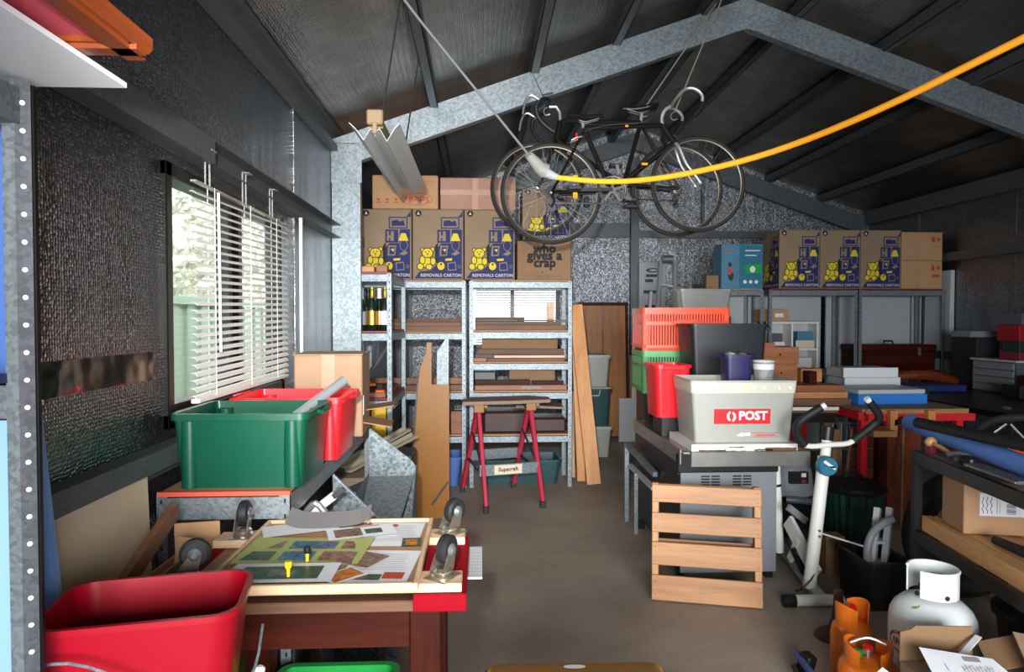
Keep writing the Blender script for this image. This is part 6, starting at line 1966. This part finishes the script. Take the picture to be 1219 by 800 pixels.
for k in range(3):
    s0 = random.random()
    pts = [(-0.075 + k * 0.016 + 0.004 * math.sin(q * 2.1 + s0), -0.035 + q * 0.010) for q in range(8)]
    for a, b2 in zip(pts, pts[1:]):
        flat(p, face_front(0.02, -0.10, 0.125), [[(a[0], a[1]), (a[0] + 0.003, a[1]), (b2[0] + 0.003, b2[1]), (b2[0], b2[1])]], 0.0006)
flat(p, face_front(0.02, -0.10, 0.125), [rect(-0.02, -0.018, -0.035, 0.035), rect(-0.01, -0.0085, -0.035, 0.02)], 0.0006)
part(t, 'label', p, ['paper', 'ink_black'], local=True, smooth=None, label='white address label with bars')
t = thing('spare_tyre', 'large black tyre standing behind the black rack, left of the labelled carton', 'tyre', (2.56, 3.46, 0))
c0 = on_rack(0.30, -0.14, 0.535 + 0.115)
part(t, 'tread', MB().ring((2.56, 3.46, 0.345), 0.285, 0.06, 'Y', 40, 12).ring((2.56, 3.46, 0.345), 0.21, 0.02, 'Y', 40, 8), 'tyre_rubber')
solo('black_strap', MB().tube([on_rack(0.11, -0.46, 0.583), on_rack(0.12, -0.6, 0.588), on_rack(0.16, -0.9, 0.597), on_rack(0.2, -1.25, 0.598)], [0.018, 0.03], 8, smooth=2), 'rubber', 'black rubber strap lying on the pine boards of the rack', 'strap')
# top of rack
zt = 0.8545
solo('foam_tube', MB().tube([on_rack(0.20, 0.45, 0.925), on_rack(0.18, -0.05, 0.91), on_rack(0.17, -0.5, 0.90), on_rack(0.14, -0.95, 0.898), on_rack(0.12, -1.5, 0.898)], 0.042, 16, smooth=1), 'blue_foam', 'long blue foam tube lying on the black rack', 'tube')
solo('foam_tube', MB().tube([(2.075, 3.14, 0.978), (2.08, 2.6, 0.985), (2.12, 2.2, 0.99), (2.2, 1.7, 0.985)], 0.026, 14, smooth=1), 'rubber', 'black foam tube lying across the blue tube on the rack', 'tube')
t = thing('bent_tyre', 'black tyre arc with shiny stays lying on the rack behind the tubes', 'tyre', (2.36, 2.8, zt))
part(t, 'tyre', MB().tube([(2.28, 3.06, 0.885), (2.29, 3.04, 0.97), (2.35, 2.95, 1.035), (2.47, 2.8, 1.035), (2.55, 2.6, 0.97), (2.56, 2.5, 0.875)], 0.017, 10, smooth=2), 'tyre_rubber')
for a, b2 in (((2.30, 3.03, 0.90), (2.36, 2.95, 1.0)), ((2.37, 2.94, 1.0), (2.45, 2.86, 0.87))):
    part(t, 'stay', MB().tube([a, b2], 0.005, 6), 'chrome')
solo('toy_hammer', MB().tube([on_rack(0.07, -0.03, zt + 0.045), on_rack(0.075, -0.12, zt + 0.035), on_rack(0.085, -0.18, zt + 0.018)], 0.010, 8).ball(on_rack(0.07, -0.03, zt + 0.045), 0.026), 'pine_y', 'small wooden mallet at the near corner of the rack top', 'tool')
solo('red_tin', MB().box(*sum([[on_rack(0.06, -0.06, 0)[k] - 0.02, on_rack(0.06, -0.06, 0)[k] + 0.02] for k in (0, 1)], []), zt, zt + 0.03), 'maroon', 'small dark red tin under the wooden mallet', 'tin')
t = thing('bike_part', 'tangle of steel brake levers on the rack top', 'part', on_rack(0.08, -0.25, zt))
part(t, 'lever', MB().tube([on_rack(0.04, -0.24, zt + 0.03), on_rack(0.07, -0.30, zt + 0.045), on_rack(0.10, -0.34, zt + 0.02)], 0.012, 8, smooth=1), 'steel')
part(t, 'lever', MB().tube([on_rack(0.10, -0.22, zt + 0.03), on_rack(0.08, -0.27, zt + 0.03), on_rack(0.04, -0.3, zt + 0.02)], 0.009, 8, smooth=1), 'zinc')
part(t, 'clamp', MB().obox(on_rack(0.06, -0.36, zt + 0.025), (0.05, 0.06, 0.04), (0, 0, 0.3), 0.008), 'black_plastic')
t = thing('mudguard', 'flat dark mudguard with shiny edge on the rack top', 'part', on_rack(0.06, -0.5, zt))
part(t, 'blade', MB().bar(on_rack(0.05, -0.40, zt + 0.02), on_rack(0.06, -0.72, zt + 0.02), 0.06, 0.012), 'grey_dark')
part(t, 'edge', MB().tube([on_rack(0.02, -0.40, zt + 0.02), on_rack(0.025, -0.72, zt + 0.02)], 0.004, 6), 'chrome')
t = thing('orange_bowl', 'orange-red bowl of bits on the rack at the right edge', 'bowl', on_rack(0.30, -0.22, zt))
part(t, 'bowl', MB(Matrix.Translation(on_rack(0.30, -0.22, zt))).lathe([(0.05, 0), (0.07, 0.05), (0.075, 0.065), (0.067, 0.065), (0.035, 0.01)], n=20), 'orange_plastic')
for k in range(5):
    part(t, 'fitting', MB().ball(Vector(on_rack(0.30, -0.22, zt)) + Vector((0.035 * math.cos(k * 1.3), 0.035 * math.sin(k * 1.3), 0.058)), 0.022, n=8, m=5), ('steel', 'zinc', 'pale_grey')[k % 3])

# under and beside the rack
for i, (x, y, r0, h) in enumerate(((0.30, -0.45, 0.16, 0.30), (0.28, -0.90, 0.17, 0.33))):
    solo('black_pot', MB(Mr).lathe([(r0 * 0.8, 0), (r0, h), (r0 + 0.012, h), (r0 + 0.012, h - 0.03)], (x, y, 0.0), 22), 'black_plastic', ('rear black tub on the floor under the rack shelf', 'front black tub on the floor under the rack shelf')[i], 'tub')
t = thing('storage_tub', 'black plastic tub on the floor left of the black rack', 'tub', (2.05, 3.46, 0))
part(t, 'body', tub_mb(0.22, 0.32, 0.25, 0.92, 0.03, M=Matrix.Translation((2.05, 3.46, 0))), 'black_plastic')
t = thing('step_ladder', 'small pale grey plastic steps lying in the black tub beside the rack', 'ladder', (2.05, 3.45, 0.15))
for s in (0, 0.11):
    part(t, 'stile', MB().bar((2.02 + s * 0.6, 3.42, 0.10), (2.12 + s * 0.6, 3.53, 0.46), 0.03, 0.05), 'pale_grey')
for k in range(3):
    part(t, 'tread', MB().box(2.05 + 0.025 * k, 2.11 + 0.025 * k, 3.43 + k * 0.03, 3.49 + k * 0.03, 0.19 + k * 0.10, 0.205 + k * 0.10), 'pale_grey')
solo('grey_hose', MB().tube([(1.975, 3.36, 0.16), (1.96, 3.36, 0.30), (2.01, 3.38, 0.40), (2.12, 3.40, 0.44)], 0.02, 12, smooth=2), 'grey_plastic', 'thick pale grey hose curving out of the black tub', 'hose')
solo('white_rod', MB().tube([(1.86, 3.62, 0.30), (2.06, 3.50, 0.256)], 0.005, 6), 'white_paint', 'thin white rod resting on the black tub', 'rod')
solo('kraft_block', MB().box(1.98, 2.09, 3.8, 3.9, 0, 0.22), 'kraft_dark', 'brown block on the floor behind the black tub', 'box')

# gas bottle
GX, GY = 1.72, 2.50
t = thing('gas_bottle', 'big white gas bottle with collar in the right foreground', 'gas bottle', (GX, GY, 0))
rb_ = 0.149
part(t, 'body', MB().lathe([(0.12, 0.03), (0.14, 0.045), (rb_, 0.09), (rb_, 0.315), (0.145, 0.345), (0.131, 0.375), (0.105, 0.400), (0.07, 0.413), (0.02, 0.418)], (GX, GY, 0), 36), 'gas_white', smooth=50)
part(t, 'foot_ring', MB().lathe([(0.125, 0), (0.125, 0.04)], (GX, GY, 0), 28), 'gas_white')
cm = MB()
nn = 28
for (a0, a1, zt0) in ((R(-152), R(150), 0.425),):
    lo, hi = [], []
    k = 14
    vs, fs = [], []
    for i in range(k + 1):
        a = a0 + (a1 - a0) * i / k
        for rr_ in (0.082, 0.087):
            vs.append((GX + rr_ * math.cos(a), GY + rr_ * math.sin(a), zt0))
            vs.append((GX + rr_ * math.cos(a), GY + rr_ * math.sin(a), 0.523))
    for i in range(k):
        b_ = i * 4
        fs += [(b_, b_ + 4, b_ + 5, b_ + 1), (b_ + 2, b_ + 3, b_ + 7, b_ + 6), (b_ + 1, b_ + 5, b_ + 7, b_ + 3), (b_, b_ + 2, b_ + 6, b_ + 4)]
    fs += [(0, 1, 3, 2), (4 * k, 4 * k + 2, 4 * k + 3, 4 * k + 1)]
    cm.add(vs, fs)
cm.m = 0
k = 24
cm.tube([(GX + 0.0845 * math.cos(a), GY + 0.0845 * math.sin(a), 0.523) for a in [R(-152) + R(302) * i / k for i in range(k + 1)]], 0.006, 6)
cm.m = 0
part(t, 'collar', cm, 'gas_white', smooth=50)
part(t, 'valve', MB().lathe([(0.02, 0.415), (0.02, 0.475), (0.03, 0.48), (0.03, 0.495), (0.01, 0.50)], (GX + 0.02, GY + 0.0, 0), 12).tube([(GX + 0.02, GY, 0.455), (GX - 0.05, GY, 0.455)], 0.014, 8), 'black_plastic')


def wrap(a_mid, z_mid, poly, lift):
    """printed shape wrapped on the bottle"""
    return [(GX + (rb_ + lift) * math.cos(a_mid + u / rb_), GY + (rb_ + lift) * math.sin(a_mid + u / rb_), z_mid + v) for u, v in poly]


am = R(198)
p = MB()
p.m = 0
p.poly(wrap(am, 0.255, ell(0, 0, 0.075, 0.042, 24), 0.0008))
p.m = 1
p.poly(wrap(am, 0.255, ell(0, 0, 0.069, 0.037, 24), 0.0014))
p.m = 2
p.poly(wrap(am, 0.255, ell(0, 0, 0.064, 0.032, 24), 0.0020))
p.m = 1
for k in range(7):
    u = -0.048 + k * 0.014
    p.poly(wrap(am, 0.255, rect(u, u + 0.009, -0.010, 0.012), 0.0026))
part(t, 'print', p, ['ink_black', 'ink_red', 'paper'], smooth=None, label='red and black oval badge')
part(t, 'sticker', MB().poly([(GX - 0.098 + 0.014 * math.cos(a), GY - 0.05 + 0.012 * math.sin(a), 0.397 + 0.006 * math.cos(a)) for a in [2 * PI * q / 12 for q in range(12)]]), 'paper_green')
p = MB()
for (aa, z, r0) in ((R(246), 0.302, 0.012), (R(248), 0.289, 0.008), (R(262), 0.297, 0.013)):
    p.poly([(GX + (rb_ + 0.001) * math.cos(aa + u / rb_), GY + (rb_ + 0.001) * math.sin(aa + u / rb_), z + v) for u, v in [(r0 * random.uniform(0.5, 1) * math.cos(q), r0 * random.uniform(0.4, 1) * math.sin(q)) for q in [2 * PI * j / 9 for j in range(9)]]])
part(t, 'chipped_paint', p, 'rust', smooth=None)
for a in (R(268), R(200)):
    part(t, 'collar_hole', MB().lathe([(0.009, -0.104), (0.009, -0.099)], (0, 0, 0), 10, 'X') if False else MB(Matrix.Translation((GX, GY, 0.44)) @ Matrix.Rotation(a, 4, 'Z')).lathe([(0.009, 0.084), (0.009, 0.0885)], (0, 0, 0), 10, 'X'), 'dark_steel')


def camp_bottle(label, x, y, r, h, ch, rz):
    t = thing('gas_cylinder', label, 'gas bottle', (x, y, 0), rz, 'orange gas cylinders')
    part(t, 'body', MB().lathe([(r * 0.8, 0.0), (r * 0.95, 0.01), (r, 0.04), (r, h * 0.72), (r * 0.93, h * 0.86), (r * 0.7, h * 0.96), (r * 0.2, h)], n=28), 'gas_orange', local=True, smooth=50)
    c = MB()
    for a0, a1 in ((R(120), R(250)), (R(-60), R(70))):
        vs, fs = [], []
        k = 10
        for i in range(k + 1):
            a = a0 + (a1 - a0) * i / k
            zt_ = h + ch * (0.75 + 0.25 * math.sin(PI * i / k))
            for rr_ in (r * 0.72, r * 0.76):
                vs.append((rr_ * math.cos(a), rr_ * math.sin(a), h * 0.9))
                vs.append((rr_ * math.cos(a) * 1.05, rr_ * math.sin(a) * 1.05, zt_))
        for i in range(k):
            b_ = i * 4
            fs += [(b_, b_ + 4, b_ + 5, b_ + 1), (b_ + 2, b_ + 3, b_ + 7, b_ + 6), (b_ + 1, b_ + 5, b_ + 7, b_ + 3)]
        fs += [(0, 1, 3, 2), (4 * k, 4 * k + 2, 4 * k + 3, 4 * k + 1)]
        c.add(vs, fs)
    part(t, 'collar', c, 'gas_orange', local=True, smooth=50)
    v_ = part(t, 'valve', MB().lathe([(0.012, h), (0.012, h + ch * 0.4), (0.018, h + ch * 0.42), (0.018, h + ch * 0.55)], n=10).tube([(0, 0, h + ch * 0.3), (-0.035, -0.02, h + ch * 0.3)], 0.009, 8), 'zinc', local=True)
    part(v_, 'knob', MB().lathe([(0.016, h + ch * 0.56), (0.018, h + ch * 0.7), (0.010, h + ch * 0.78)], n=10), 'signal_red', local=True)
    return t


camp_bottle('orange camping gas cylinder, rear and taller of the two', 1.53, 2.72, 0.082, 0.235, 0.075, R(10))
cb = camp_bottle('orange camping gas cylinder, front and squat one at the bottom edge', 1.435, 2.44, 0.105, 0.22, 0.055, R(-30))
part(cb, 'carry_handle', MB().tube([(-0.06, 0.02, 0.25), (0.0, 0.03, 0.283), (0.06, 0.03, 0.262)], 0.006, 8, smooth=2), 'chrome', local=True)
part(cb, 'cap', MB().lathe([(0.017, 0), (0.019, 0.02), (0.012, 0.025)], (-0.035, -0.02, 0.222), 12), 'bright_green', local=True)
part(cb, 'sticker', MB().poly([(-0.045 + u, -0.1025 - 0.0 * u, 0.10 + v) for u, v in rect(-0.03, 0.03, -0.012, 0.012)]), 'teal', local=True)

t = thing('iron_stand', 'rusty iron stand with round foot on the floor before the exercise bike', 'stand', (1.63, 3.05, 0))
part(t, 'foot', MB().lathe([(0.085, 0), (0.085, 0.008), (0.07, 0.022), (0.045, 0.04)], (1.63, 3.05, 0), 24), 'rust', smooth=50)
part(t, 'stem', MB().lathe([(0.045, 0.04), (0.03, 0.09), (0.022, 0.15), (0.02, 0.22), (0.014, 0.225)], (1.65, 3.05, 0), 16), 'rust', smooth=50)

# cardboard and paper at the bottom right
t = thing('cardboard_box', 'open kraft carton with raised flaps at the bottom right before the white gas bottle', 'box', (1.645, 2.05, 0))
part(t, 'body', MB().box(1.415, 1.895, 1.90, 2.215, 0.0, 0.315), 'kraft')
part(t, 'flap', MB().prism([(1.417, 0.31), (1.67, 0.31), (1.67, 0.425), (1.47, 0.433), (1.455, 0.421), (1.417, 0.413)], face_front(0, 2.225, 0, 0), -0.005), 'kraft_dark')
part(t, 'flap', MB().obox((1.825, 2.05, 0.37), (0.20, 0.20, 0.005), (R(30), R(10), R(-12))), 'kraft')
part(t, 'flap', MB().obox((1.745, 2.16, 0.365), (0.14, 0.12, 0.005), (R(25), R(-22), R(-25))), 'kraft_dark')
part(t, 'flap', MB().obox((1.615, 2.17, 0.375), (0.14, 0.020, 0.004), (0, R(-24), R(25))), 'white_board', label='white edged flap')
Mt = Matrix.Translation((1.52, 2.02, 0.37)) @ Euler((R(20), R(3), R(-6))).to_matrix().to_4x4()
pp = MB(Mt)
pp.add([(-0.13, -0.11, 0), (0.14, -0.10, 0), (0.13, -0.02, 0.004), (0.10, 0.07, 0), (-0.12, 0.09, 0.006)], [(0, 1, 2, 3, 4)])
o = solo('paper_note', pp, 'paper', 'white paper note with handwriting on the open carton', 'paper', smooth=None)
tx = MB()
for k in range(9):
    x0 = -0.02 + k * 0.011
    flat(tx, Mt, [rect(x0, x0 + 0.002, 0.0, 0.025 + 0.006 * (k % 2)), rect(x0, x0 + 0.008, 0.012 + 0.006 * (k % 3), 0.014 + 0.006 * (k % 3))], 0.0065)
flat(tx, Mt, [rect(-0.07, -0.068, 0.0, 0.03), rect(0.0, 0.05, 0.045, 0.062)], 0.0065)
part(o, 'handwriting', tx, 'ink_grey', smooth=None)
solo('white_card', MB().obox((1.355, 2.12, 0.265), (0.07, 0.16, 0.004), (R(25), R(-14), R(30))), 'white_board', 'blank white card between the front orange cylinder and the open carton', 'card')
solo('brown_carton', MB().box(1.34, 1.405, 2.05, 2.19, 0, 0.215), 'kraft_dark', 'low brown carton under the blank white card', 'box')
t = thing('folded_stand', 'black folded tripod stand on the floor at the bottom edge', 'stand', (1.36, 2.62, 0))
for i, (p, q) in enumerate((((1.33, 2.80, 0.06), (1.27, 2.45, 0.10)), ((1.30, 2.74, 0.03), (1.25, 2.50, 0.02)), ((1.36, 2.75, 0.02), (1.21, 2.45, 0.02)))):
    part(t, 'leg', MB().tube([p, q], 0.014, 8), 'black_paint' if i else 'blue_tarp')
part(t, 'hub', MB().obox((1.34, 2.72, 0.05), (0.05, 0.06, 0.09), (0.2, 0.1, 0.3), 0.008), 'black_plastic')
